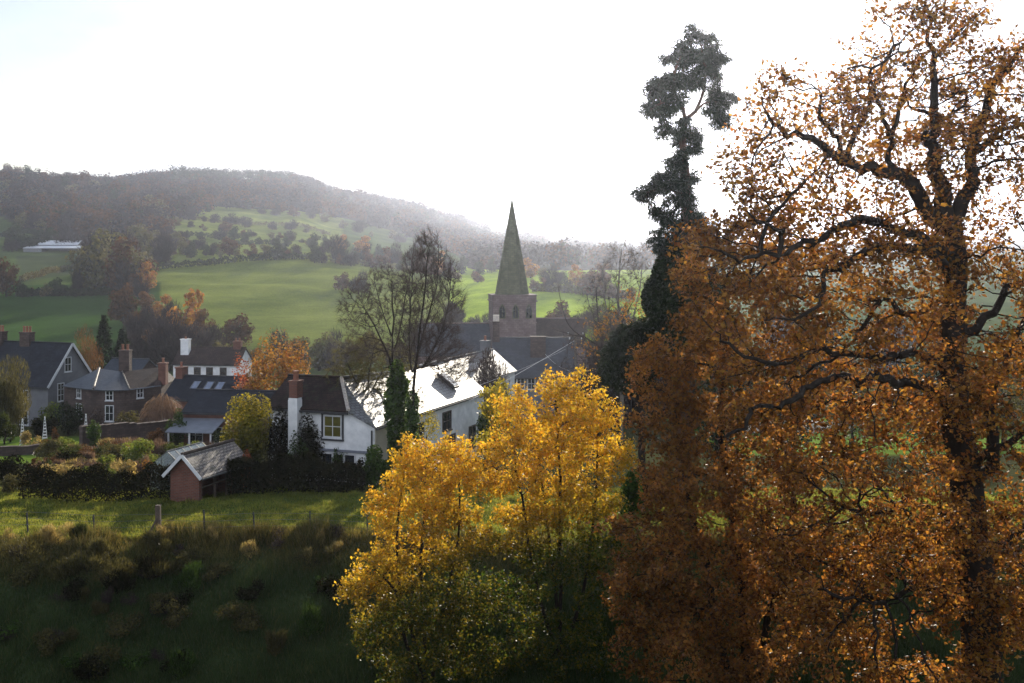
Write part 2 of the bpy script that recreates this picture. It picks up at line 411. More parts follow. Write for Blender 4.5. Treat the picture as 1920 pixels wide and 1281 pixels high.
M['barn_roof'] = mat_plain('pale_sheet_roof', (0.62, 0.64, 0.68), (0.75, 0.77, 0.8), 0.3, 0.45)
M['soil'] = mat_plain('leaf_litter_path', (0.12, 0.10, 0.085), (0.2, 0.17, 0.14), 2, 0.9, 0.3)
def mat_glass(name, col, rough=0.08):
    s = NT(name)
    f = s.noise(1.5, 3)
    c = s.ramp(f, [(0.4, tuple(v * 0.7 for v in col)), (0.6, col)])
    b = s.n('ShaderNodeBsdfPrincipled', i_Roughness=rough); b.inputs['Specular IOR Level'].default_value = 0.7
    s.l(c, b.inputs['Base Color']); s.l(b.outputs[0], s.out.inputs[0]); return s.m
M['pane'] = mat_glass('window_glass', (0.02, 0.024, 0.03))
M['curtain_pane'] = mat_glass('window_yellow_curtain', (0.11, 0.1, 0.02), 0.2)
M['skylight'] = mat_glass('skylight_glass', (0.22, 0.25, 0.32), 0.15)
def mat_greenhouse():
    s = NT('greenhouse_glass')
    g = s.n('ShaderNodeBsdfGlossy' if hasattr(bpy.types, 'ShaderNodeBsdfGlossy') else 'ShaderNodeBsdfAnisotropic'); g.inputs[0].default_value = (0.9, 0.95, 1, 1); g.inputs['Roughness'].default_value = 0.15
    t = s.n('ShaderNodeBsdfTransparent'); t.inputs[0].default_value = (0.8, 0.86, 0.84, 1)
    d = s.n('ShaderNodeBsdfDiffuse'); d.inputs[0].default_value = (0.5, 0.56, 0.56, 1)
    m1 = s.n('ShaderNodeMixShader'); m1.inputs[0].default_value = 0.35; s.l(t.outputs[0], m1.inputs[1]); s.l(d.outputs[0], m1.inputs[2])
    fr = s.n('ShaderNodeFresnel', i_IOR=1.5)
    m2 = s.n('ShaderNodeMixShader'); s.l(fr.outputs[0], m2.inputs[0]); s.l(m1.outputs[0], m2.inputs[1]); s.l(g.outputs[0], m2.inputs[2])
    s.l(m2.outputs[0], s.out.inputs[0]); return s.m
M['greenhouse'] = mat_greenhouse()

# ------------------------------------------------------------------ ground sheet
def inpoly(px, py, poly):
    c = np.zeros(px.shape, bool); j = len(poly) - 1
    for i in range(len(poly)):
        xi, yi = poly[i]; xj, yj = poly[j]
        c ^= ((yi > py) != (yj > py)) & (px < (xj - xi) * (py - yi) / (yj - yi + 1e-9) + xi)
        j = i
    return c
WOODS = [[(-200, 300), (0, 318), (320, 325), (560, 325), (640, 355), (760, 372), (850, 398), (905, 420), (960, 430), (1050, 442), (1300, 450), (1300, 505),
          (1000, 508), (880, 505), (860, 480), (760, 440), (650, 410), (560, 396), (420, 388), (330, 382), (300, 420), (310, 470), (170, 470), (60, 440), (0, 405), (-200, 400)]]
def ground():
    t = np.concatenate([np.linspace(-2.2, -0.6, 25)[:-1], np.linspace(-0.6, 0.6, 320), np.linspace(0.6, 2.2, 25)[1:]])
    ys = np.concatenate([-np.geomspace(500, 4, 22), np.linspace(-2, 28, 22), np.linspace(28.6, 62, 90), np.linspace(63, 190, 80), np.geomspace(192, 1200, 420), np.geomspace(1208, 5200, 110)])
    T, Y = np.meshgrid(t, ys)
    X = T * np.sqrt(Y * Y + 400.0)
    Z = G(X, Y)
    Z = np.where(Y > 4500, Z - (Y - 4500) * 0.02, Z)
    n0, n1 = T.shape
    V = np.stack([X, Y, Z], -1).reshape(-1, 3)
    idx = np.arange(n0 * n1).reshape(n0, n1)
    F4 = np.stack([idx[:-1, :-1], idx[:-1, 1:], idx[1:, 1:], idx[1:, :-1]], -1).reshape(-1, 4)
    x, y, z = V.T
    col = np.tile(np.array((0.05, 0.08, 0.02)), (len(V), 1))                    # meadow grass
    yc = y + 0.9 * np.sin(x * 0.23 + 0.6) + 0.5 * np.sin(x * 0.61)
    bank = (yc > 20) & (yc < 45.6)
    col[bank] = (0.045, 0.066, 0.026)
    gard = (y > 57) & (y < 200)
    col[gard] = (0.05, 0.05, 0.024)
    lawn = (y > 74) & (y < 96) & (x < -30) ; col[lawn] = (0.13, 0.21, 0.035)
    lawn = (y > 80) & (y < 125) & (x > 16); col[lawn] = (0.12, 0.2, 0.035)
    yy = np.maximum(y, 1.0)
    px = 960 + F * x / yy; py = HY - F * z / yy
    far = y > 200
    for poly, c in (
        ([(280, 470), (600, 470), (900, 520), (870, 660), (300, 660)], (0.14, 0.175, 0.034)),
        ([(-200, 540), (300, 530), (300, 700), (-200, 700)], (0.02, 0.058, 0.01)),  # left field darkened in its colour to carry the shade over it
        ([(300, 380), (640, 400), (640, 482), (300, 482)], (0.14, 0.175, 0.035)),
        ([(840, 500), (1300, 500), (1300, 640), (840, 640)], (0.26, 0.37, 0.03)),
        ([(290, 476), (520, 476), (600, 484), (520, 486), (290, 505)], (0.17, 0.21, 0.045)),  # this strip and the two below: sunlight painted into the ground colour
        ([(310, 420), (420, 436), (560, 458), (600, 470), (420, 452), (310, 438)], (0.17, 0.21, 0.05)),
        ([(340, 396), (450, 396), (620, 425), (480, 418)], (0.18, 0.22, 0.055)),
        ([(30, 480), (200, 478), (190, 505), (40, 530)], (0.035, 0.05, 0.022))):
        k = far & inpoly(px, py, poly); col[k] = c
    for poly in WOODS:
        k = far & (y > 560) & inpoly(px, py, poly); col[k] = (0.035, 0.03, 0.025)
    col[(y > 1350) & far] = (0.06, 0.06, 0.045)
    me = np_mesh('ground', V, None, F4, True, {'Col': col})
    s = NT('ground')
    at = s.n('ShaderNodeAttribute', attribute_name='Col')
    f = s.noise(0.035, 10, 0.7); f2 = s.noise(1.7, 6, 0.65)
    v = s.ramp(f, [(0.35, (0.62, 0.66, 0.6)), (0.65, (1.35, 1.25, 1.3))])
    v2 = s.ramp(f2, [(0.3, (0.65, 0.65, 0.6)), (0.7, (1.25, 1.2, 1.2))])
    c = s.mix(1.0, s.mix(1.0, at.outputs['Color'], v, 'MULTIPLY'), v2, 'MULTIPLY')
    b = s.n('ShaderNodeBsdfPrincipled', i_Roughness=1.0); b.inputs['Specular IOR Level'].default_value = 0.0
    b.inputs['Sheen Weight'].default_value = 0.03; b.inputs['Sheen Roughness'].default_value = 0.6; b.inputs['Sheen Tint'].default_value = (0.6, 0.8, 0.3, 1)
    s.l(c, b.inputs['Base Color'])
    bp = s.n('ShaderNodeBump', i_Strength=0.6, i_Distance=0.12); s.l(s.noise(4.0, 5, 0.7), bp.inputs['Height']); s.l(bp.outputs[0], b.inputs['Normal'])
    s.l(b.outputs[0], s.out.inputs[0])
    o = link('ground', me, None, s.m); tag(o, kind='structure')
ground()

# ------------------------------------------------------------------ buildings
class House:
    def __init__(s, name, label, cat, loc, rot=-19.9, group=None):
        s.o = thing(name, label, cat, loc, R(rot), group)
        s.loc = np.array(loc, float); s.a = R(rot)
    def lo(s, px, py, Y):
        """local coordinates of the point at a pixel and distance"""
        d = W(px, py, Y) - s.loc
        c, n = math.cos(-s.a), math.sin(-s.a)
        return (d[0] * c - d[1] * n, d[0] * n + d[1] * c, d[2])
    def part(s, name, mb, mat, parent=None, label=None):
        o = mb.build(name, M[mat], parent or s.o)
        if label: o['label'] = label
        return o
    def slab(s, name, polys, mat, th=0.12, parent=None):
        mb = MB()
        for p in polys: mb.prism(p, (0, 0, -th))
        return s.part(name, mb, mat, parent)
    def window(s, c, w, h, face='f', cols=2, rows=2, frame='white_paint', pane='pane', fw=0.07, sill=True, arch=False):
        """face f: in the wall y=const towards -y; r: towards +x; l: towards -x"""
        ux, nx = {'f': (Vector((1, 0, 0)), Vector((0, -1, 0))), 'r': (Vector((0, 1, 0)), Vector((1, 0, 0))), 'l': (Vector((0, -1, 0)), Vector((-1, 0, 0)))}[face] if isinstance(face, str) else face
        c = Vector(c); up = Vector((0, 0, 1))
        def q(u0, u1, z0, z1, d0, d1, mb):
            a = [c + ux * u + up * z + nx * d0 for u, z in ((u0, z0), (u1, z0), (u1, z1), (u0, z1))]
            mb.prism(a, nx * (d1 - d0))
        p = MB(); q(-w / 2, w / 2, -h / 2, h / 2, -0.03, 0.012, p)
        pane = s.part('window', p, pane)
        f = MB()
        q(-w / 2 - fw, -w / 2, -h / 2 - fw, h / 2 + fw, -0.02, 0.05, f); q(w / 2, w / 2 + fw, -h / 2 - fw, h / 2 + fw, -0.02, 0.05, f)
        q(-w / 2, w / 2, h / 2, h / 2 + fw, -0.02, 0.048, f); q(-w / 2, w / 2, -h / 2 - fw, -h / 2, -0.02, 0.048, f)
        for i in range(1, cols): q(-w / 2 + w * i / cols - fw * .3, -w / 2 + w * i / cols + fw * .3, -h / 2, h / 2, 0.008, 0.04, f)
        for i in range(1, rows): q(-w / 2, w / 2, -h / 2 + h * i / rows - fw * .3, -h / 2 + h * i / rows + fw * .3, 0.009, 0.038, f)
        s.part('window_frame', f, frame, pane)
        if sill:
            g = MB(); q(-w / 2 - .12, w / 2 + .12, -h / 2 - fw - .08, -h / 2 - fw - .002, -0.02, 0.11, g); s.part('sill', g, frame, pane)
        return pane
    def chimney(s, x, y, w, d, z0, z1, mat='brick', pots=2, cap=True, pz=0.45):
        mb = MB().box(x - w / 2, x + w / 2, y - d / 2, y + d / 2, z0, z1)
        if cap:
            mb.box(x - w / 2 - .06, x + w / 2 + .06, y - d / 2 - .06, y + d / 2 + .06, z1 + .001, z1 + .12)
        ch = s.part('chimney', mb, mat)
        for i in range(pots):
            xx = x + (i - (pots - 1) / 2) * w / max(1, pots) * 0.95
            b = z1 + (.12 if cap else 0)
            m = MB().tube([(xx, y, b), (xx, y, b + pz * .15), (xx, y, b + pz * .85), (xx, y, b + pz * .88), (xx, y, b + pz)], [.15, .12, .11, .14, .14], 10)
            s.part('chimney_pot', m, 'pot', ch)
        return ch
    def gable_x(s, L, D, eave, ridge, wall, roof, ov=.18, vg=.15, x0=0, y0=0, verge=None, z0=-1.0, ridge_mat=None):
        """ridge along local x"""
        x1 = x0 + L; ym = y0 + D / 2; y1 = y0 + D
        pent = [(y0, z0), (y1, z0), (y1, eave), (ym, ridge - .08), (y0, eave)]
        s.part('wall', MB().prism([(x0, a, b) for a, b in pent], (L, 0, 0)), wall)
        k = (ridge - eave) / (D / 2)
        a = [(x0 - vg, y0 - ov, eave - ov * k + .1), (x1 + vg, y0 - ov, eave - ov * k + .1), (x1 + vg, ym, ridge + .1), (x0 - vg, ym, ridge + .1)]
        b = [(x1 + vg, y1 + ov, eave - ov * k + .1), (x0 - vg, y1 + ov, eave - ov * k + .1), (x0 - vg, ym, ridge + .1), (x1 + vg, ym, ridge + .1)]
        r = s.slab('roof', [a, b], roof)
        m = MB().tube([(x0 - vg, ym, ridge + .1), (x1 + vg, ym, ridge + .1)], .09, 6)
        s.part('ridge_tiles', m, ridge_mat or roof, r)
        g = MB().bar((x0 - vg, y0 - ov - .05, eave - ov * k - .02), (x1 + vg, y0 - ov - .05, eave - ov * k - .02), .1)
        s.part('gutter', g, 'dark_paint', r)
        if verge:
            for xx in (x0 - vg - .015, x1 + vg + .015):
                v = MB().bar((xx, y0 - ov, eave - ov * k + .02), (xx, ym, ridge + .04), .06, .26); v.bar((xx, y1 + ov, eave - ov * k + .02), (xx, ym, ridge + .04), .06, .26)
                s.part('bargeboard', v, verge, r)
        return r

def cottage():
    gz = -13.0
    h = House('cottage', 'white rendered cottage with a long glinting slate wing behind the yellow maples', 'cottage', (-14.2, 64.0, gz))
    w = MB()
    T = -0.3
    w.prism([(0, 0, -1), (6.9, 0, -1), (6.9, 0, 3.45), (5.3, 0, 4.2), (0, 0, 4.3)], (0, .3, 0))
    w.prism([(0, .3, -1), (0, 4.9, -1), (0, 4.9, 4.3), (0, 2.45, 5.6), (0, .3, 4.3)], (.3, 0, 0))
    w.prism([(6.9, .3, -1), (6.9, 16.8, -1), (6.9, 16.8, 3.5), (6.9, .3, 3.5)], (-.3, 0, 0))
    w.prism([(1.5, 16.8, -1), (6.6, 16.8, -1), (6.6, 16.8, 3.6), (4.2, 16.8, 5.45), (1.5, 16.8, 3.6)], (0, -.3, 0))
    w.prism([(1.5, 4.9, -1), (1.5, 16.5, -1), (1.5, 16.5, 3.6), (1.5, 4.9, 3.6)], (.3, 0, 0))
    w.prism([(.3, 4.9, -1), (1.5, 4.9, -1), (1.5, 4.9, 4.2), (.3, 4.9, 4.2)], (0, -.3, 0))
    h.part('wall', w, 'white_wall')
    # tan gable piece at the corner of the wing
    h.part('end_wall', MB().box(6.901, 6.96, .02, 2.6, -.9, 3.35), 'cream_wall', label='cream rendered end wall of the wing')
    rp = h.slab('roof', [
        [(-.15, -.22, 4.25), (5.35, -.22, 4.25), (3.45, 2.45, 5.78), (-.15, 2.45, 5.78)],
        [(-.15, 2.45, 5.779), (3.45, 2.45, 5.779), (1.4, 5.1, 4.25), (-.15, 5.1, 4.25)]], 'tile')
    rw = h.slab('wing_roof', [
        [(3.45, 2.45, 5.775), (5.35, -.22, 4.245), (7.1, -.22, 3.42)],
        [(3.45, 2.45, 5.775), (7.1, -.22, 3.42), (7.1, 7.0, 3.42), (4.1, 7.0, 5.62)],
        [(4.1, 7.0, 5.62), (7.1, 7.0, 3.42), (7.1, 17.0, 3.42), (4.2, 17.0, 5.55)],
        [(3.45, 2.45, 5.774), (4.1, 7.0, 5.62), (1.3, 7.0, 3.5), (1.3, 5.2, 4.1)],
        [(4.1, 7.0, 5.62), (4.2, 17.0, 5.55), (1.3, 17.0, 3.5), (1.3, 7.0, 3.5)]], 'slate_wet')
    hip = MB(); a, b = Vector((3.45, 2.45, 5.80)), Vector((5.37, -.24, 4.28)); n = 11
    for i in range(n):
        p = a.lerp(b, i / n); q = a.lerp(b, (i + .86) / n); hip.tube([p, q], [.1, .115], 6)
    h.part('hip_tiles', hip, 'mortar', rp)
    h.part('ridge_tiles', MB().tube([(-.15, 2.45, 5.8), (3.4, 2.45, 5.8)], .1, 6), 'tile', rp)
    h.part('ridge_tiles', MB().tube([(3.5, 2.5, 5.79), (4.1, 7, 5.65), (4.2, 17, 5.58)], .09, 6), 'slate', rw)
    h.part('gutter', MB().bar((-.15, -.28, 4.1), (5.35, -.28, 4.1), .11), 'dark_paint', rp)
    h.part('gutter', MB().bar((7.15, -.2, 3.3), (7.15, 17, 3.3), .1), 'dark_paint', rw)
    # rooflight in the wing roof
    t = MB(); n = Vector((2.2, 0, 2.95)).normalized(); o = Vector((5.75, 13.0, 4.41 + .09)); u = Vector((2.95, 0, -2.2)).normalized(); v = Vector((0, 1, 0))
    t.prism([o - u * .75 - v * .5, o + u * .75 - v * .5, o + u * .75 + v * .5, o - u * .75 + v * .5], n * .22)
    sk = h.part('rooflight', t, 'dark_paint')
    t = MB(); o2 = o + n * .222; t.prism([o2 - u * .62 - v * .4, o2 + u * .66 - v * .4, o2 + u * .66 + v * .4, o2 - u * .62 + v * .4], n * .02)
    h.part('pane', t, 'skylight', sk)
    # chimney on the front wall
    CX = 1.95
    c = MB().box(CX - .3, CX + .3, -.55, -.002, -.9, 4.75)
    c.box(CX - .28, CX + .28, -.53, -.002, 4.751, 4.85)
    st = h.part('chimney', c, 'white_wall')
    h.part('chimney_stack', MB().box(CX - .26, CX + .26, -.5, .14, 4.86, 5.75).box(CX - .3, CX + .3, -.55, .19, 5.751, 5.85), 'brick', st)
    h.part('chimney_pot', MB().tube([(CX, -.18, 5.85), (CX, -.18, 5.95), (CX, -.18, 6.25), (CX, -.18, 6.3), (CX, -.18, 6.4)], [.19, .16, .15, .19, .19], 10), 'pot', st)
    # windows
    x, y, z = h.lo(630, 798, 62.9)
    h.window((x, 0, z), 1.02, 1.12, 'f', 2, 2, pane='curtain_pane')
    hd = MB().box(x - .72, x + .72, -.12, -.002, z + .68, z + .78).box(x - .70, x - .62, -.09, -.002, z - .7, z + .679).box(x + .62, x + .70, -.09, -.002, z - .7, z + .679).box(x - .72, x + .72, -.12, -.002, z - .8, z - .70)
    h.part('window_surround', hd, 'dark_paint')
    z2 = z - 2.12
    for i in range(3): h.window((x - .35 + .72 * i, 0, z2), .6, 1.1, 'f', 1, 2, sill=False)
    h.part('string_course', MB().box(x - .9, 6.5, -.14, -.002, z2 + .72, z2 + .84), 'lead')
    h.window((.9, 0, z2), .8, 1.1, 'f', 2, 2)
    h.part('downpipe', MB().tube([(6.75, -.08, -.8), (6.75, -.08, 3.2)], .045, 8), 'dark_paint')
    h.part('downpipe', MB().tube([(.12, -.08, -.8), (.12, -.08, 4.0)], .045, 8), 'dark_paint')
    # openings in the long wall of the wing
    for yy, zz, ww, hh in ((10.2, 2.3, 1.3, 1.1), (10.6, .4, 1.9, 1.7), (6.0, 2.2, 1.1, 1.0), (14.6, .6, 1.1, 1.4)):
        h.window((6.9, yy, zz), ww, hh, 'r', 2, 2, frame='wood')
    return h
cottage()

def slate_house_by_wing():
    h = House('house', 'long low house whose glinting slate roof runs up behind the wing of the white cottage', 'house', (-9.6, 93.8, -16.0), -21)
    x = 0
    L, D, e, r = 15.5, 4.6, 4.9, 6.75
    # ridge runs away along local y
    pent = [(0, -1), (D, -1), (D, e), (D / 2, r - .1), (0, e)]
    h.part('wall', MB().prism([(a, 0, b) for a, b in pent], (0, L, 0)), 'white_wall')
    k = (r - e) / (D / 2)
    ro = h.slab('roof', [[(D / 2, -.2, r + .1), (D + .2, -.2, e - .2 * k + .1), (D + .2, L + .2, e - .2 * k + .1), (D / 2, L + .2, r + .1)],
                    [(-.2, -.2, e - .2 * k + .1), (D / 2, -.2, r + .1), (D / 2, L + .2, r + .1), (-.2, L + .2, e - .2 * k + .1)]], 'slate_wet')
    h.part('ridge_tiles', MB().tube([(D / 2, -.2, r + .1), (D / 2, L + .2, r + .1)], .09, 6), 'slate', ro)
    h.chimney(D / 2, 13.6, .7, .9, r - .3, r + 1.0, 'grey_wall', 1)
    for y in (3, 7.5, 12): h.window((D, y, 3.4), 1, 1.1, 'r')
slate_house_by_wing()

def left_house():
    h = House('house', 'big grey house with steep dark slate roof and pale gable at the left edge', 'house', (-46.06, 109.0, -17.2), -19.5)
    L, D, e, r = 16.0, 6.36, 4.45, 8.2
    h.gable_x(L, D, e, r, 'grey_wall', 'slate_dark', x0=-L, ov=.3, vg=.25, verge='white_paint')
    for x in (-9.2, -5.6): h.chimney(x, D / 2, 1.25, .8, r - .5, r + 1.0, 'stone', 3, pz=.6)
    x, y, z = h.lo(130, 683, 111.8); h.window((0, 2.75, z), .8, 1.35, 'r', 2, 2)
    x, y, z = h.lo(116, 735, 110.8); h.window((0, 1.75, z), .8, 1.7, 'r', 2, 3)
    for xx in (-3, -7, -11):
        h.window((xx, 0, 3.1), 1, 1.2, 'f'); h.window((xx, 0, 1.0), 1, 1.3, 'f')
left_house()

def bow_house():
    h = House('house', 'stone house with a bowed front wall and hipped slate roof', 'house', (-38.0, 104.0, -16.9), 0)
    n = 17
    arc = []
    for i in range(n):
        t = i / (n - 1); px = 120 + 182 * t; Y = 105.2 - 3.6 * math.sin(math.pi * min(1, t * 1.02)) ** 1 - 0.0 * t
        p = W(px, 0, Y) - h.loc; arc.append((p[0], p[1]))
    ze = -12.45 - h.loc[2]
    w = MB()
    back = [(arc[-1][0], arc[-1][1] + 5), (arc[0][0], arc[0][1] + 6)]
    ring = arc + back
    w.prism([(x, y, -1) for x, y in ring], (0, 0, ze + 1))
    h.part('wall', w, 'stone')
    h.part('gutter', MB().tube([(x * 1.0, y - .22, ze + .02) for x, y in arc], .07, 6), 'lead')
    L = lambda px, py, Y: tuple(W(px, py, Y) - h.loc)
    R1 = L(186, 691, 107.4); R2 = L(229, 697, 106.0); R3 = L(304, 688, 107.8)
    e = [(x, y - .3, ze + .06) for x, y in arc]
    k1, k2 = 5, 11
    polys = [[e[0]] + [e[1], R1], [e[1], e[2], R1], [e[2], e[3], R1], [e[3], e[4], R1], [e[4], e[5], R1], [R1, e[5], R2], [e[5], e[6], R2]]
    for i in range(6, k2): polys.append([e[i], e[i + 1], R2])
    hs = h.slab('roof', polys, 'slate', .1)
    polys = [[R2, e[k2], R3]] + [[e[i], e[i + 1], R3] for i in range(k2, n - 1)]
    h.slab('side_roof', polys, 'tile_brown', .1)
    b = [(x, y, ze) for x, y in back]
    h.slab('rear_roof', [[R1, R2, b[1]], [R2, R3, b[0]], [R2, b[0], b[1]], [e[0], R1, b[1]], [R3, e[-1], b[0]]], 'tile_brown', .1)
    v = MB()
    for q, w_ in ((5, .11), (11, .07)): v.tube([tuple(Vector(e[q]) + Vector((0, 0, .05))), tuple(Vector(R1 if q == 5 else R2) + Vector((0, 0, .05)))], w_, 6)
    h.part('hip_tiles', v, 'tile_grey', hs)
    x, y, z = L(233, 690, 106.5)
    h.chimney(x, y + .3, 1.0, .8, z - .6, z + 1.6, 'stone', 2, pz=.55)
    x, y, z = L(306, 690, 106.0)
    h.chimney(x, y, .7, .8, z - 1.6, z + .4, 'brick', 1)
    for px, py, ww, hh in ((147, 737, .6, .85), (200, 741, .6, .85), (263, 737, .6, .8), (148, 770, .8, 1.25), (202, 775, .7, 1.35)):
        i = min(n - 2, max(0, int((px - 120) / 182 * (n - 1))))
        a = Vector((*arc[i], 0)); c = Vector((*arc[i + 1], 0)); m = (a + c) / 2; u = (c - a).normalized(); nn = Vector((u.y, -u.x, 0))
        Yw = m.y + h.loc[1]
        h.window((m.x, m.y, -(py - HY) / F * Yw - h.loc[2]), ww, hh, (u, nn), 2, 2)
    # small roofs between the bow house and the grey gable
bow_house()

def roof_between():
    h = House('house', 'low house with a sunlit pale roof slope wedged between grey gable and bowed stone house', 'house', (-44.2, 118.0, -17.6), -15)
    h.gable_x(4.4, 4.4, 4.9, 6.3, 'stone', 'slate', ov=.2)
    h.chimney(1.3, 2.2, .6, .6, 5.9, 6.7, 'stone', 0)
    h.slab('lean_to_roof', [[(-.3, -1.9, 4.3), (2.4, -1.9, 4.5), (2.4, -.3, 5.0), (-.3, -.3, 4.95)]], 'lead')
    h.part('lean_to_wall', MB().box(0, 2.2, -1.8, -.25, -1, 4.2), 'stone')
roof_between()

def skylight_house():
    h = House('house', 'dark slate roofed house with a row of three skylights', 'house', (-31.6, 99.5, -16.2), -14)
    L, D, e, r = 6.6, 5, 3.35, 5.05
    ro = h.gable_x(L, D, e, r, 'brick', 'slate_dark', ov=.25, vg=.1)
    k = (r - e) / (D / 2); n = Vector((0, -k, 1)).normalized(); u = Vector((1, 0, 0)); v = Vector((0, 1, k)).normalized()
    for x in (2.5, 3.85, 4.95):
        o = Vector((x, 1.35, e + 1.35 * k + .1)) + n * .02
        mb = MB().prism([o - u * .3 - v * .48, o + u * .3 - v * .48, o + u * .3 + v * .48, o - u * .3 + v * .48], n * .08)
        sk = h.part('skylight', mb, 'skylight')
        f = MB()
        for du in (-.34, .34): f.bar(o + u * du - v * .5 + n * .05, o + u * du + v * .5 + n * .05, .06, .1)
        h.part('skylight_frame', f, 'metal', sk)
    h.part('parapet', MB().prism([(L + .12, -.3, e - .4), (L + .12, D / 2, r + .35), (L + .12, D + .3, e - .4), (L + .12, D / 2, r - .8)], (.3, 0, 0)), 'brick')
    h.chimney(.35, D / 2, .7, .9, r - .4, r + .75, 'brick', 1)
skylight_house()

def veranda_house():
    h = House('house', 'brick house with dark roof and a pale lean-to veranda facing the garden', 'house', (-25.9, 86.6, -15.2), -8)
    L, D, e, r = 7.2, 5, 2.95, 4.25
    h.gable_x(L, D, e, r, 'brick', 'slate_dark', ov=.25, vg=.1)
    ve = h.slab('veranda_roof', [[(-.3, -2.6, 1.75), (3.5, -2.6, 1.75), (3.5, -.02, 2.45), (-.3, -.02, 2.45)]], 'lead', .08)
    for x in (-.1, 1.6, 3.3): h.part('post', MB().bar((x, -2.45, -.3), (x, -2.45, 1.68), .11), 'white_paint', ve)
    h.window((1.0, 0, 1.1), 1.1, 1.2, 'f'); h.window((2.7, 0, 1.1), .9, 1.2, 'f'); h.window((5.3, 0, 1.2), 1.1, 1.2, 'f')
veranda_house()

def white_house():
    h = House('house', 'white house with a brown roof and white end chimney beyond the three skylights', 'house', (-43.2, 140.0, -20.2), -6)
    L, D, e, r = 8.6, 5, 6.5, 8.3
    h.gable_x(L, D, e, r, 'white_wall', 'tile_brown', ov=.2)
    h.chimney(1.0, 1.6, 1.05, .8, 7.0, 9.4, 'white_wall', 1, pz=.3)
    h.chimney(7.6, D / 2, 1.0, .7, 8.0, 9.1, 'brick', 2, pz=.4)
    for x in (1.55, 3.2, 4.8, 6.6):
        h.window((x, 0, 5.35), .75, 1.25, 'f', 1, 2, frame='wood'); h.window((x, 0, 2.6), .8, 1.25, 'f', 1, 2, frame='wood')
white_house()

def slate_house():
    h = House('house', 'dark blue slate roofed house with a broad brick chimney in front of the church', 'house', (-2.2, 125.0, -18.6), 0)
    L, D, e, r = 9.6, 6.4, 5.0, 8.95
    h.gable_x(L, D, e, r, 'grey_wall', 'slate', ov=.25, vg=.1)
    h.chimney(5.2, 1.9, 1.75, .9, 6.4, 9.2, 'stone', 0)
    h.chimney(.35, D / 2, .8, .8, r - .5, r + 1.9, 'stone', 0)
    h.part('chimney_cap', MB().box(0, .7, D / 2 - .35, D / 2 + .35, r + 2.03, r + 2.75), 'mortar')
    for x in (.9, 2.3, 3.2, 4.4, 6.6, 8.2): h.window((x, 0, 4.05), .75, 1.15, 'f', 2, 2)
slate_house()

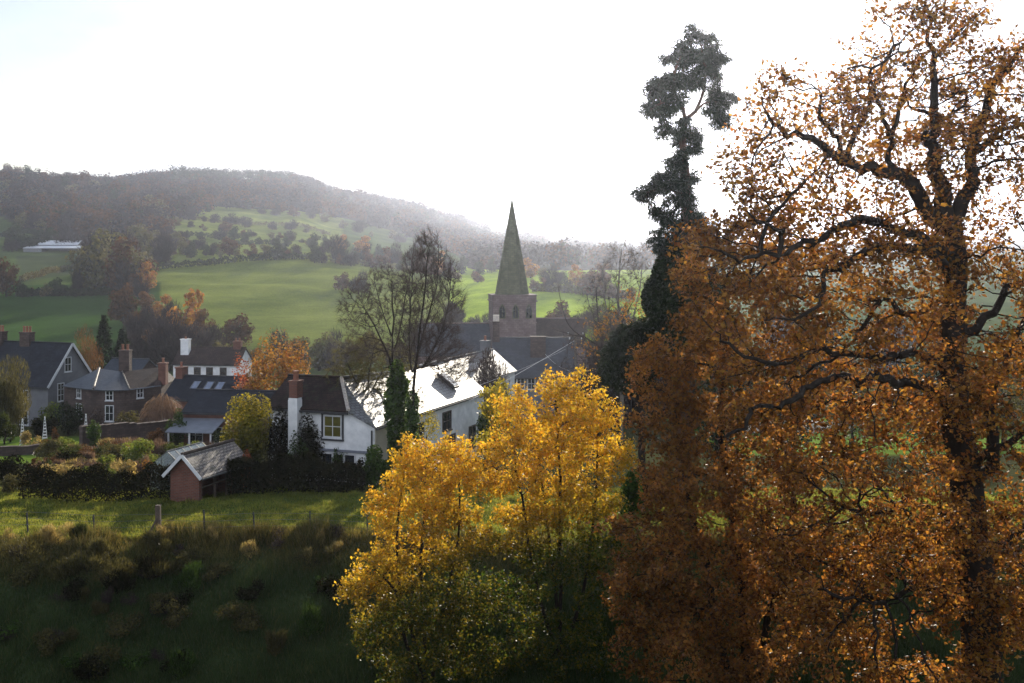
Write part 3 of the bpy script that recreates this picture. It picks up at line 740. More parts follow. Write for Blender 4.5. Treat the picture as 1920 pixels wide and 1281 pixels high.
def church():
    h = House('church', 'sandstone village church with square tower and tall pointed octagonal spire', 'church', (.0, 167.0, -23.0), 0)
    tw = 3.42
    zt = -5.95 - h.loc[2]
    a = R(7)
    def ro(x, y): return (x * math.cos(a) - y * math.sin(a), x * math.sin(a) + y * math.cos(a) + tw)
    def sq(k): return [ro(-k, -k), ro(k, -k), ro(k, k), ro(-k, k)]
    t = MB()
    t.prism([(x, y, -2) for x, y in sq(tw - .12)], (0, 0, zt + 2 - 1.05))
    tower = h.part('tower', t, 'tower_stone')
    t = MB(); t.prism([(x, y, zt - 1.049) for x, y in sq(tw + .08)], (0, 0, .16)); t.prism([(x, y, zt - .888) for x, y in sq(tw - .06)], (0, 0, .8)); t.prism([(x, y, zt - .087) for x, y in sq(tw + .02)], (0, 0, .1))
    t.prism([(x, y, zt - 4.3) for x, y in sq(tw - .02)], (0, 0, .14))
    h.part('parapet', t, 'tower_stone', tower)
    ux = Vector((math.cos(a), math.sin(a), 0)); nx = Vector((math.sin(a), -math.cos(a), 0))
    rx = -nx; 
    for cx, face in ((-1.9, 0), (.15, 0), (2.2, 0), (-1.5, 1), (1.2, 1)):
        if face == 0:
            c = Vector((*ro(cx, -tw + .12), zt - 2.55)); u, n = ux, nx
        else:
            c = Vector((*ro(tw - .12, cx), zt - 2.55)); u, n = -nx, ux
        pts = [c + u * x + Vector((0, 0, z)) + n * .012 for x, z in ((-.42, -.95), (.42, -.95), (.42, .35), (.25, .75), (0, 1.05), (-.25, .75), (-.42, .35))]
        wd = h.part('belfry_window', MB().prism(pts, -n * .2), 'pane', tower)
        b = MB()
        q = [c + u * x + Vector((0, 0, z)) + n * .03 for x, z in ((-.46, -1), (-.46, .35), (-.27, .79), (0, 1.12), (.27, .79), (.46, .35), (.46, -1), (-.46, -1))]
        for i in range(len(q) - 1): b.bar(q[i], q[i + 1], .12)
        b.bar(c + n * .03 + Vector((0, 0, -.95)), c + n * .03 + Vector((0, 0, 1.0)), .07)
        # merge the surround into the opening's own mesh
        h.part('window_surround', b, 'spire_stone', tower)
    ap = 8.85 - h.loc[2]
    s_ = MB()
    def octo(r, z): return [(*ro(r * math.cos(R(22.5 + 45 * i)), r * math.sin(R(22.5 + 45 * i))), z) for i in range(8)]
    r0 = 2.72
    lv = [(r0, zt - .9), (r0 * .985, zt - .1), (r0 * .66, zt + (ap - zt) * .33), (r0 * .33, zt + (ap - zt) * .665), (.05, ap - .1)]
    rings = [octo(r, z) for r, z in lv]
    for A, B in zip(rings, rings[1:]):
        for i in range(8): s_.poly([A[i], A[(i + 1) % 8], B[(i + 1) % 8], B[i]])
    s_.poly(rings[-1])
    sp = h.part('spire', s_, 'spire_stone')
    rb = MB()
    for i in range(8): rb.tube([rings[1][i], rings[2][i], rings[3][i], rings[4][i]], [.09, .08, .06, .03], 5)
    h.part('spire_ribs', rb, 'spire_stone', sp)
    h.part('weathervane', MB().tube([(0, tw, ap - .2), (0, tw, ap + .5)], .03, 6).bar((-.25, tw, ap + .35), (.25, tw, ap + .35), .04), 'dark_paint', sp)
    def gab(name, x0, x1, y0, y1, e, r, mat):
        ym = (y0 + y1) / 2
        h.part('wall', MB().prism([(x0, y0, -2), (x0, y1, -2), (x0, y1, e), (x0, ym, r - .1), (x0, y0, e)], (x1 - x0, 0, 0)), 'tower_stone')
        rf = h.slab(name, [[(x0 - .1, y0 - .3, e - .1), (x1 + .1, y0 - .3, e - .1), (x1 + .1, ym, r), (x0 - .1, ym, r)], [(x0 - .1, ym, r), (x1 + .1, ym, r), (x1 + .1, y1 + .3, e - .1), (x0 - .1, y1 + .3, e - .1)]], mat)
        h.part('ridge_tiles', MB().tube([(x0 - .1, ym, r + .03), (x1 + .1, ym, r + .03)], .12, 6), 'tower_stone', rf)
    gab('nave_roof', -14.6, -3.4, 1.5, 9.5, 7.8, 12.4, 'slate')
    gab('aisle_roof', 3.7, 11.2, 1.5, 9.0, 9.3, 13.2, 'tile_brown')
church()

def brick_shed():
    h = House('brick_shed', 'small red brick shed with grey tiled gable roof behind the dark hedge', 'shed', (-15.86, 53.0, -12.0), -19.5)
    L, k = 4.1, .98; e, r = 1.55, 2.35
    w = MB()
    w.prism([(-.82, .1, -.5), (.82, .1, -.5), (.82, .1, e), (0, .1, r - .1), (-.82, .1, e)], (0, .2, 0))
    w.prism([(-.82, L - .3, -.5), (.82, L - .3, -.5), (.82, L - .3, e), (0, L - .3, r - .1), (-.82, L - .3, e)], (0, .2, 0))
    w.box(-.82, -.62, .3, L - .3, -.5, e)
    w.box(.6, .82, 2.6, L - .3, -.5, e - .1)
    h.part('wall', w, 'brick')
    q = (r - e) / .82
    zl = r - q * (k + .12)
    ro = h.slab('roof', [[(0, -.12, r + .08), (k + .12, -.12, zl + .08), (k + .12, L + .1, zl + .08), (0, L + .1, r + .08)],
                    [(-k - .12, -.12, zl + .08), (0, -.12, r + .08), (0, L + .1, r + .08), (-k - .12, L + .1, zl + .08)]], 'tile_grey', .07)
    t = MB()
    for i in range(1, 9):   # the laps of the tile courses
        f = i / 9; x = f * (k + .12); z = r + .08 - q * x
        t.prism([(x - .005, -.1, z + .002), (x - .005, L + .08, z + .002), (x - .10, L + .08, z + q * .095 + .026), (x - .10, -.1, z + q * .095 + .026)], (0, 0, -.02))
    h.part('tile_courses', t, 'tile_grey', ro)
    h.part('ridge_tiles', MB().tube([(0, -.12, r + .1), (0, L + .1, r + .1)], .09, 6), 'tile_brown', ro)
    for sgn in (-1, 1): h.part('bargeboard', MB().bar((sgn * (k + .12), -.14 - .002 * sgn, zl + .03), (0, -.14 - .002 * sgn, r + .03), .05, .16), 'white_paint', ro)
    for y in (.35, 1.5, 2.5): h.part('timber_post', MB().bar((.74, y, -.5), (.74, y, e - .08), .1), 'wood')
    p = MB().bar((.74, .32, e - .02), (.74, 2.58, e - .02), .1)
    h.part('eaves_beam', p, 'wood')
    h.part('rail', MB().bar((.7, .32, .75), (.8, 2.58, .85), .06), 'wood')
    h.part('gutter', MB().bar((k + .17, -.1, zl + .02), (k + .17, L + .55, zl + .02), .07), 'metal', ro)
brick_shed()

def greenhouse():
    h = House('greenhouse', 'small aluminium framed glass greenhouse beside the brick shed', 'greenhouse', (-17.9, 57.0, -12.4), -19.5)
    k, L, e, r = 1.05, 3.0, 1.45, 2.25
    gl = MB()
    gl.poly([(-k, 0, 0), (k, 0, 0), (k, 0, e), (0, 0, r), (-k, 0, e)]); gl.poly([(-k, L, 0), (k, L, 0), (k, L, e), (0, L, r), (-k, L, e)])
    for s_ in (-1, 1):
        gl.poly([(s_ * k, 0, 0), (s_ * k, L, 0), (s_ * k, L, e), (s_ * k, 0, e)])
        gl.poly([(s_ * k, 0, e), (s_ * k, L, e), (0, L, r), (0, 0, r)])
    h.part('glass', gl, 'greenhouse')
    f = MB(); w = .035
    for y in np.linspace(0, L, 6):
        for s_ in (-1, 1): f.bar((s_ * k, y, 0), (s_ * k, y, e), w); f.bar((s_ * k, y, e), (0, y, r), w)
    for s_ in (-1, 1): f.bar((s_ * k, 0, e), (s_ * k, L, e), .05); f.bar((s_ * k, 0, .02), (s_ * k, L, .02), .05)
    f.bar((0, 0, r), (0, L, r), .06)
    for y in (0, L):
        f.bar((-k, y, .02), (k, y, .02), .05); f.bar((-k, y, e), (k, y, e), w)
        for x in (-.35, .35): f.bar((x, y, 0), (x, y, r - abs(x) * .76), w)
    h.part('frame', f, 'metal')
    st = MB().box(-.9, -.35, .3, L - .3, .7, .74)
    for x in (-.85, -.4):
        for y in (.4, L - .4): st.bar((x, y, 0), (x, y, .7), .05)
    h.part('staging', st, 'wood')
greenhouse()

def wall_line(name, label, pts, hgt, th, mat):
    o = thing(name, label, 'wall', (pts[0][0], pts[0][1], 0))
    mb = MB(); cp = MB()
    n = 14
    P = [np.array(p, float) for p in pts]
    L = []
    for a, b in zip(P, P[1:]): L += [a + (b - a) * i / n for i in range(n)]
    L.append(P[-1])
    for a, b in zip(L, L[1:]):
        d = (b - a) / np.linalg.norm(b - a); m = np.array((-d[1], d[0])) * th / 2
        za = g1(*((a + b) / 2))
        for mm, m_, z0, z1 in ((mb, m, za - .4, za + hgt), (cp, m * 1.25, za + hgt + .001, za + hgt + .09)):
            q = [a - m_, b - m_, b + m_, a + m_]
            mm.prism([(x - pts[0][0], y - pts[0][1], z0) for x, y in q], (0, 0, z1 - z0))
    mb.build('masonry', M[mat], o); cp.build('coping', M[mat], o)
wall_line('garden_wall', 'long shaded stone garden wall below the bowed stone house', [(-31.8, 81), (-26.6, 89)], 1.9, .4, 'stone')
wall_line('garden_wall', 'low curved stone wall round the bright lawn at the left edge', [(-40.5, 79.5), (-37.0, 78.8), (-34.6, 81), (-34.0, 84)], .6, .35, 'stone')
wall_line('garden_wall', 'pale field wall behind the lawn seen through the oak', [(21, 101), (32, 103)], .9, .4, 'mortar')

def barn():
    p = hit(108, 470); 
    h = House('farm_shed', 'long white roofed farm shed far off under the left hill', 'farm shed', p, 3)
    sc = p[1] / F
    L = 74 * sc
    h.gable_x(L, 12, 3.2, 5.4, 'grey_wall', 'barn_roof', x0=-L / 2, ov=.5)
    h.part('lean_to_wall', MB().box(-L / 2 - 4, L / 2 - 16, -9.5, -.6, -1, 1.2), 'grey_wall')
    h.slab('lean_to_roof', [[(-L / 2 - 4, -10, 1.25), (L / 2 + 5, -10, 1.25), (L / 2 + 5, -.55, 2.6), (-L / 2 - 4, -.55, 2.6)]], 'barn_roof')
barn()

def fence():
    P = [(52, 986, 1012), (177, 976, 1006), (298, 955, 1002), (384, 970, 1008), (477, 984, 1014), (583, 986, 1018), (-70, 990, 1020), (690, 992, 1024)]
    base = [W(px, b, 46.2) for px, t, b in P]
    o = thing('fence', 'wire fence of thin metal posts and one stout timber post along the bank top', 'fence', (base[2][0], base[2][1], g1(base[2][0], base[2][1])))
    L = np.array(o.location)
    tops = []
    for (px, t, b), q in zip(P, base):
        x, y = q[0], q[1]; z = g1(x, y)
        hgt = (b - t) / F * y + .25
        lean = (0.05 if px != 298 else -.04)
        if px == 298:
            mb = MB().bar((x - L[0], y - L[1], z - .3 - L[2]), (x + lean - L[0], y - L[1], z + 1.25 - L[2]), .2, .17)
            mb.build('timber_post', M['wood'], o)
            MB().bar((x - .85 - L[0] + .4, y - L[1] - .3, z - .1 - L[2]), (x - L[0], y - L[1] - .05, z + .8 - L[2]), .07).build('strut', M['wood'], o)
        else:
            a = Vector((x - L[0], y - L[1], z - .3 - L[2])); b2 = Vector((x - lean - L[0], y - L[1], z + hgt - L[2]))
            mb = MB().bar(a, b2, .055, .008).bar(a + Vector((.026, .022, 0)), b2 + Vector((.026, .022, 0)), .008, .05)
            mb.build('post', M['dark_paint'], o)
        tops.append((px, x - L[0], y - L[1], z - L[2]))
    tops.sort()
    for hh in (.35, .62, .88):
        MB().tube([(x, y - .03, z + hh) for _, x, y, z in tops], .006, 4).build('wire', M['metal'], o)
fence()

def utility():
    base = W(1079, 0, 100.0); z = g1(base[0], base[1])
    o = thing('utility_pole', 'slim grey utility pole carrying pale wires in front of the slate house', 'pole', (base[0], base[1], z))
    zt = -(622 - HY) / F * 100 - z
    MB().tube([(0, 0, -.3), (0, 0, zt)], [.14, .1], 10).build('pole', M['bark_pale'], o)
    c = MB()
    for k, w_ in ((.3, 1.5), (.75, 1.2)): c.bar((-w_ / 2, -.12, zt - k), (w_ / 2, -.12, zt - k), .1)
    c.build('crossarm', M['wood'], o)
    for k, w_ in ((.3, 1.5), (.75, 1.2)):
        for s_ in (-.45, .45): MB().tube([(s_ * w_, -.12, zt - k + .05), (s_ * w_, -.12, zt - k + .12), (s_ * w_, -.12, zt - k + .24)], [.03, .06, .04], 8).build('insulator', M['white_paint'], o)
    def cable(name, label, a, b, sag, r):
        a = np.array(a); b = np.array(b)
        pts = [a + (b - a) * t - np.array((0, 0, sag * 4 * t * (1 - t))) for t in np.linspace(0, 1, 14)]
        w = thing(name, label, 'wire', a)
        MB().tube([p - a for p in pts], r, 5).build('strand', M['cable'], w)
    top = W(1077, 639, 100)
    cable('power_line', 'thick pale overhead wire sloping down from the utility pole past the maple top', top, W(880, 752, 72), .06, .017)
    cable('power_line', 'thin lower overhead wire beside the thick pale one', W(1060, 655, 101), W(900, 722, 78), .12, .008)
    cable('power_line', 'slack pale wire sagging right across the dark slate roof', W(1022, 664, 116), W(1110, 690, 112), 1.0, .011)
utility()

def obelisks():
    for i, (px, pt, pb, lab) in enumerate(((40, 788, 822, 'white slatted garden obelisk nearest the left edge'), (82, 784, 808, 'greyish slatted garden obelisk between two whiter ones'), (159, 779, 806, 'white slatted garden obelisk below the bowed stone house'))):
        Y = 86.0; b = W(px + 2, pb, Y); z = g1(b[0], b[1])
        o = thing('garden_obelisk', lab, 'obelisk', (b[0], b[1], z), .4, 'slatted garden obelisks')
        H = -(pt - HY) / F * Y - z
        mb = MB()
        for sx_, sy_ in ((-1, -1), (1, -1), (1, 1), (-1, 1)): mb.bar((sx_ * .22, sy_ * .22, -.1), (sx_ * .03, sy_ * .03, H), .035)
        mb.build('frame', M['white_paint'], o)
        sl = MB(); n = 9
        for k in range(n):
            t = (k + .6) / n; w = .22 + (.03 - .22) * t; zz = H * t
            for a, c in (((-w, -w), (w, -w)), ((w, -w), (w, w)), ((w, w), (-w, w)), ((-w, w), (-w, -w))): sl.bar((*a, zz), (*c, zz), .02, .09)
        sl.build('slats', M['white_paint'], o)
        MB().tube([(0, 0, H), (0, 0, H + .06), (0, 0, H + .14)], [.03, .06, .01], 8).build('finial', M['white_paint'], o)
obelisks()

# ------------------------------------------------------------------ vegetation
def leaf_mesh(C, size, rng, flat=0.0, aspect=0.6, name='leaves', attr=None, jitter=0.5, N=None):
    """folded diamond leaves at the points C"""
    n = len(C)
    d = rng.normal(size=(n, 3)); d[:, 2] *= (1 - flat); d /= np.linalg.norm(d, axis=1)[:, None] + 1e-9
    e = rng.normal(size=(n, 3)); e -= (e * d).sum(1)[:, None] * d; e /= np.linalg.norm(e, axis=1)[:, None] + 1e-9
    nn = np.cross(d, e)
    if N is not None:
        nn = N / (np.linalg.norm(N, axis=1)[:, None] + 1e-9) + .42 * rng.normal(size=(n, 3)); nn /= np.linalg.norm(nn, axis=1)[:, None]
        d -= (d * nn).sum(1)[:, None] * nn; d /= np.linalg.norm(d, axis=1)[:, None] + 1e-9; e = np.cross(nn, d)
    s = size * (1 + jitter * rng.uniform(-1, 1, size=(n, 1)))
    a = C - d * s * .5; b = C + d * s * .5
    m = C - d * s * .05
    l = m + e * s * aspect * .5 + nn * s * .14; r = m - e * s * aspect * .5 + nn * s * .14
    V = np.stack([a, r, b, l], 1).reshape(-1, 3)
    i = np.arange(n)[:, None] * 4
    F3 = np.concatenate([i + np.array([[0, 1, 2]]), i + np.array([[0, 2, 3]])], 0)
    at = {k: np.repeat(v, 4) for k, v in attr.items()} if attr else None
    return np_mesh(name, V, F3, None, False, at)

def slivers(C, D, length, width, rng, name='twigs'):
    """thin tapering twigs at C pointing along D"""
    n = len(C)
    D = D / (np.linalg.norm(D, axis=1)[:, None] + 1e-9)
    e = np.cross(D, rng.normal(size=(n, 3))); e /= np.linalg.norm(e, axis=1)[:, None] + 1e-9
    L = length * rng.uniform(.6, 1.3, size=(n, 1))
    V = np.stack([C - e * width * .5, C + e * width * .5, C + D * L], 1).reshape(-1, 3)
    return np_mesh(name, V, np.arange(3 * n).reshape(-1, 3))

def colonize(attr, seeds, step, kill, rng, trop=(0, 0, 0), maxit=220, jit=.12, infl=1e9, momentum=0.0):
    """space colonisation. seeds: list of (pos, parent); returns positions, parents"""
    P = [np.array(p, float) for p, _ in seeds]; par = [q for _, q in seeds]
    nch = [0] * len(P)
    for q in par:
        if q >= 0: nch[q] += 1
    A = np.array(attr, float)
    best = np.full(len(A), 1e18); bi = np.zeros(len(A), int)
    def upd(i0):
        Q = np.array(P[i0:])
        for j0 in range(0, len(Q), 64):
            q = Q[j0:j0 + 64]
            d = ((A[:, None, :] - q[None]) ** 2).sum(2)
            k = d.argmin(1); dm = d[np.arange(len(A)), k]
            b = dm < best
            best[b] = dm[b]; bi[b] = k[b] + i0 + j0
    upd(0)
    trop = np.array(trop, float)
    for it in range(maxit):
        al = best > kill * kill
        A, best, bi = A[al], best[al], bi[al]
        if len(A) == 0: break
        ok = best < infl * infl
        if not ok.any(): break
        dirs = {}
        dv = A - np.array(P)[bi]
        dv /= np.linalg.norm(dv, axis=1)[:, None] + 1e-9
        S = np.zeros((len(P), 3)); cnt = np.zeros(len(P))
        np.add.at(S, bi[ok], dv[ok]); np.add.at(cnt, bi[ok], 1)
        i0 = len(P); dead = []
        for i in np.nonzero(cnt)[0]:
            if nch[i] >= 3: dead.append(i); continue
            v = S[i] / cnt[i] + trop + rng.normal(size=3) * jit
            if par[i] >= 0 and momentum:
                m = P[i] - P[par[i]]; v = v + momentum * m / (np.linalg.norm(m) + 1e-9)
            v /= np.linalg.norm(v) + 1e-9
            P.append(P[i] + v * step); par.append(int(i)); nch[i] += 1; nch.append(0)
        if dead:
            kd = np.isin(bi, dead); A, best, bi = A[~kd], best[~kd], bi[~kd]
        if len(P) == i0 or len(A) == 0: break
        upd(i0)
    return np.array(P), np.array(par)

def radii(P, par, rtip, rroot, fixed=None):
    n = len(P)
    ch = np.zeros(n, int)
    for q in par:
        if q >= 0: ch[q] += 1
    tips = np.where(ch == 0, 1.0, 0.0)
    for i in range(n - 1, 0, -1):
        if par[i] >= 0: tips[par[i]] += tips[i]
    e = math.log(max(2, tips[0])) / math.log(rroot / rtip)
    r = rtip * tips ** (1 / e)
    if fixed is not None:
        k = len(fixed); r[:k] = np.maximum(r[:k] * .6, fixed)
    return r, ch, tips

def tubes(P, par, r, name, nside=6, rmin=0.0, n_thin=3):
    n = len(P)
    d = np.zeros((n, 3)); ok = par >= 0
    d[ok] = P[ok] - P[par[ok]]; d /= np.linalg.norm(d, axis=1)[:, None] + 1e-9
    d[~ok] = (0, 0, 1)
    Vs, Fs, off = [], [], 0
    main = np.full(n, -1)
    for i in range(1, n):
        if par[i] >= 0 and (main[par[i]] < 0 or r[i] > r[main[par[i]]]): main[par[i]] = i
    dn = d.copy()
    for i in range(n):
        if main[i] >= 0: dn[i] = d[i] + d[main[i]]
    dn /= np.linalg.norm(dn, axis=1)[:, None] + 1e-9
    E = np.array([i for i in range(n) if par[i] >= 0 and r[i] >= rmin])
    for lo, hi, k in ((0.03, 9, nside), (0, .03, n_thin)):
        e = E[(r[E] >= lo) & (r[E] < hi)]
        if len(e) == 0: continue
        q = par[e]
        ism = (main[q] == e)
        da = np.where(ism[:, None], dn[q], d[e]); ra = np.where(ism, r[q], np.minimum(r[q], r[e] * 1.15))
        ang = np.arange(k) * 2 * np.pi / k
        def ring(C, D, rr):
            ref = np.tile(np.array((0.93, 0.33, 0.12)), (len(D), 1))
            u = ref - (ref * D).sum(1)[:, None] * D; u /= np.linalg.norm(u, axis=1)[:, None] + 1e-9
            v = np.cross(D, u)
            return C[:, None] + (u[:, None] * np.cos(ang)[None, :, None] + v[:, None] * np.sin(ang)[None, :, None]) * rr[:, None, None]
        V = np.concatenate([ring(P[q], da, ra), ring(P[e], dn[e], r[e])], 1)
        i = off + np.arange(len(e))[:, None, None] * 2 * k
        a = np.arange(k); b = (a + 1) % k
        f = np.stack([a, b, b + k, a + k], 1)[None]
        Vs.append(V.reshape(-1, 3)); Fs.append((i + f).reshape(-1, 4)); off += len(e) * 2 * k
    return np_mesh(name, np.concatenate(Vs), None, np.concatenate(Fs), True)

def ell(c, rad, n, rng, hollow=0.0):
    p = rng.normal(size=(n, 3)); p /= np.linalg.norm(p, axis=1)[:, None]
    u = rng.uniform(hollow ** 3, 1, size=(n, 1)) ** (1 / 3)
    return np.array(c) + p * u * np.array(rad)

CH = np.random.default_rng(99)
def chain(seeds, rad, pts, r0, r1, attach=None, sub=3):
    """append a traced limb to seeds; returns the index of its last node"""
    P = [np.array(p, float) for p in pts]
    if attach is None:
        start = -1
    else:
        start = attach
    # smooth the polyline
    if attach is not None: P = [np.array(seeds[attach][0])] + P
    Q = []
    for i in range(len(P) - 1):
        p0 = P[max(0, i - 1)]; p1 = P[i]; p2 = P[i + 1]; p3 = P[min(len(P) - 1, i + 2)]
        for k in range(sub):
            t = k / sub
            Q.append(.5 * ((2 * p1) + (p2 - p0) * t + (2 * p0 - 5 * p1 + 4 * p2 - p3) * t * t + (3 * p1 - p0 - 3 * p2 + p3) * t ** 3))
    Q.append(P[-1])
    if attach is not None: Q = Q[1:]
    last = start
    for i, q in enumerate(Q):
        if i < len(Q) - 1: q = q + CH.normal(size=3) * min(.05, .5 * (r0 + r1) * .5)
        seeds.append((q, last)); last = len(seeds) - 1
        rad.append(r0 + (r1 - r0) * i / max(1, len(Q) - 1))
    return last
def near_seed(seeds, p):
    return int(np.argmin([((np.array(s[0]) - p) ** 2).sum() for s in seeds]))

def scatter_on(P, r, ch, rng, n, thr, sigma, weight=None):
    k = np.nonzero((r < thr))[0]
    w = None
    if weight is not None:
        w = weight(P[k]); w = w / w.sum()
    j = rng.choice(k, n, p=w)
    return P[j] + rng.normal(size=(n, 3)) * sigma

def plant(name, label, cat, base, trunk_me, crown_me, bark, leaf, group=None, crown='crown', trunk='trunk'):
    o = thing(name, label, cat, base, 0, group)
    B = Vector(tuple(float(v) for v in base))
    for me, nm, mt in ((trunk_me, trunk, bark), (crown_me, crown, leaf)):
        if me is None: continue
        me.transform(Matrix.Translation(-B))
        link(nm, me, o, M[mt] if isinstance(mt, str) else mt)
    return o

def ellc(c, rad, n, rng, per=16, s=.25):
    k = max(3, n // per)
    q = ell(c, rad, k, rng, .3)
    return np.repeat(q, per, 0) + rng.normal(size=(k * per, 3)) * s * np.array((1, 1, .75))

# ---------------- the big oak
def oak():
    rng = np.random.default_rng(11)
    Y = 30.0
    w = lambda px, py, dy=0: W(px, py, Y + dy)
    seeds, rad = [], []
    bx = w(1838, 1290); bz = g1(bx[0], Y)
    trunk = [(bx[0] + .1, Y, bz - .3), w(1836, 1180), w(1826, 1060), w(1806, 900), w(1793, 760), w(1783, 640), w(1794, 520), w(1788, 430)]
    chain(seeds, rad, trunk, .58, .25)
    S = lambda px, py, dy=0: near_seed(seeds, w(px, py, dy))
    def limb(pts, r0, r1, at, dy0=0, dy1=0):
        n = len(pts)
        return chain(seeds, rad, [w(px, py, dy0 + (dy1 - dy0) * i / max(1, n - 1)) for i, (px, py) in enumerate(pts)], r0, r1, at)
    a = limb([(1735, 392), (1712, 345), (1680, 328), (1644, 317), (1605, 308), (1573, 298), (1535, 268), (1489, 248), (1454, 241), (1438, 211)], .24, .04, S(1788, 430), 0, -2)
    limb([(1570, 262), (1552, 238), (1535, 217), (1541, 182), (1532, 168)], .07, .025, S(1573, 298, -1), -1, -1.5)
    limb([(1590, 290), (1600, 262), (1618, 225), (1632, 180), (1645, 150), (1660, 110), (1690, 80)], .09, .03, S(1605, 308, -1), -1, .5)
    limb([(1662, 300), (1675, 260), (1660, 235), (1650, 200), (1640, 178), (1628, 130), (1590, 128)], .08, .03, S(1690, 335), -.5, -1.5)
    limb([(1675, 245), (1692, 190), (1698, 160), (1712, 135), (1735, 105)], .07, .025, S(1672, 262, -.5), -.5, .5)
    b = limb([(1776, 390), (1766, 347), (1752, 306), (1748, 262), (1752, 227), (1749, 173), (1752, 108)], .27, .08, S(1788, 430), 0, .3)
    limb([(1738, 66), (1745, 40), (1735, 10), (1740, -20)], .06, .02, b, .3, 0)
    limb([(1768, 90), (1795, 62), (1820, 40), (1850, 15)], .06, .02, b, .3, 1)
    limb([(1737, 258), (1735, 252)], .13, .12, S(1750, 285), 0, -.1)
    limb([(1740, 213), (1722, 208), (1702, 198), (1700, 180)], .06, .025, S(1752, 235), 0, -.6)
    limb([(1770, 222), (1790, 210), (1808, 195), (1815, 172)], .05, .02, S(1752, 235), 0, .8)
    limb([(1800, 385), (1822, 345), (1822, 306), (1822, 263), (1844, 217), (1860, 162), (1887, 130), (1914, 97), (1940, 60)], .22, .05, S(1790, 430), 0, 1.5)
    limb([(1850, 270), (1872, 245), (1915, 235), (1960, 225)], .1, .04, S(1822, 290, .5), .5, 2)
    limb([(1740, 455), (1698, 437), (1657, 421), (1620, 412), (1590, 418), (1562, 432), (1530, 451), (1503, 451), (1470, 475), (1427, 475), (1390, 490), (1350, 470)], .15, .035, S(1792, 480), -1.6, -3.6)
    limb([(1466, 440), (1462, 430), (1430, 418), (1405, 400)], .07, .03, S(1470, 475, -3.2), -3.2, -3.5)
    limb([(1430, 445), (1450, 400), (1500, 350), (1530, 325)], .06, .02, S(1427, 475, -3.3), -3.3, -2.5)
    limb([(1745, 470), (1698, 465), (1657, 462), (1630, 470), (1590, 492), (1576, 505), (1552, 508), (1543, 535), (1530, 570), (1490, 600)], .15, .04, S(1794, 515), -1.6, -3.2)
    limb([(1735, 722), (1682, 719), (1649, 702), (1612, 719), (1578, 702), (1537, 719), (1495, 740), (1462, 761), (1412, 761), (1395, 798), (1360, 820)], .135, .04, S(1793, 740), -2.0, -3.9)
    limb([(1740, 672), (1690, 665), (1653, 669), (1578, 661), (1528, 657), (1487, 675), (1445, 682), (1400, 665), (1350, 640)], .12, .035, S(1786, 670), -1.4, -3.4)
    limb([(1700, 590), (1660, 560), (1630, 590), (1600, 640), (1570, 670)], .09, .03, S(1790, 540), -1, -2)
    limb([(1862, 870), (1856, 780), (1862, 725), (1884, 690), (1900, 640), (1930, 580)], .2, .06, S(1810, 920), .5, 1.5)
    limb([(1850, 600), (1880, 560), (1930, 520), (1990, 500)], .14, .05, S(1784, 640), .3, 1.2)
    limb([(1850, 850), (1890, 830), (1940, 800), (2000, 780)], .13, .05, S(1806, 900), -.5, -1.5)
    limb([(1760, 960), (1700, 940), (1640, 965), (1580, 950)], .12, .04, S(1818, 1000), -.5, -2.5)
    limb([(1780, 1120), (1720, 1100), (1660, 1130), (1600, 1120)], .10, .04, S(1832, 1140), -.5, -2.5)
    limb([(1890, 1020), (1930, 980), (1980, 960)], .12, .05, S(1826, 1060), 0, 1)
    m = 1 / F * Y
    E = [(1710, 210, 0, 190, 215, 3.2, 620), (1520, 300, -1.4, 150, 170, 2.2, 400), (1850, 260, 1, 130, 230, 3.2, 420), (1430, 330, -2, 80, 130, 1.6, 190), (1560, 190, -.8, 110, 90, 1.6, 170), (1440, 190, -1.6, 50, 60, 1.2, 60),
         (1600, 490, -1, 260, 140, 3.2, 800), (1420, 480, -2.2, 160, 130, 2.2, 420), (1880, 560, 1, 170, 220, 3.2, 560), (1600, 720, -1, 240, 140, 3.4, 820),
         (1880, 820, 0, 150, 180, 3.2, 480), (1640, 960, -1.2, 230, 160, 3.0, 760), (1680, 1160, -1.2, 230, 150, 2.8, 700), (1880, 1080, .5, 130, 150, 2.8, 360), (1770, 40, .2, 120, 60, 1.5, 150)]
    A = np.concatenate([ellc(w(px, py, dy), (rx * m, ry_, rz * m), int(n * 1.6), rng, 22, .28) for px, py, dy, rx, rz, ry_, n in E])
    A = A[(A[:, 2] > bz + .8) & (A[:, 1] > Y - 3.1)]
    P, par = colonize(A, seeds, .26, .28, rng, (0, 0, .05), 70, .22)
    r, ch, tips = radii(P, par, .0105, .44, np.array(rad))
    tm = tubes(P, par, r, 'trunk', 9, 0, 3)
    def wt(Q):
        px = 960 + F * Q[:, 0] / Q[:, 1]; py = HY - F * Q[:, 2] / Q[:, 1]
        return np.interp(py, [-50, 120, 350, 480, 700, 1300], [.55, .55, .65, .9, 1.05, 1.3])
    C = scatter_on(P, r, ch, rng, 92000, .02, .125, wt)
    cm = leaf_mesh(C, .122, rng, .2, .62, 'crown')
    plant('oak_tree', 'tall old oak with crooked black limbs and sparse orange leaves filling the right side', 'tree', (bx[0], Y, bz), tm, cm, 'bark', 'oak_leaf')
oak()

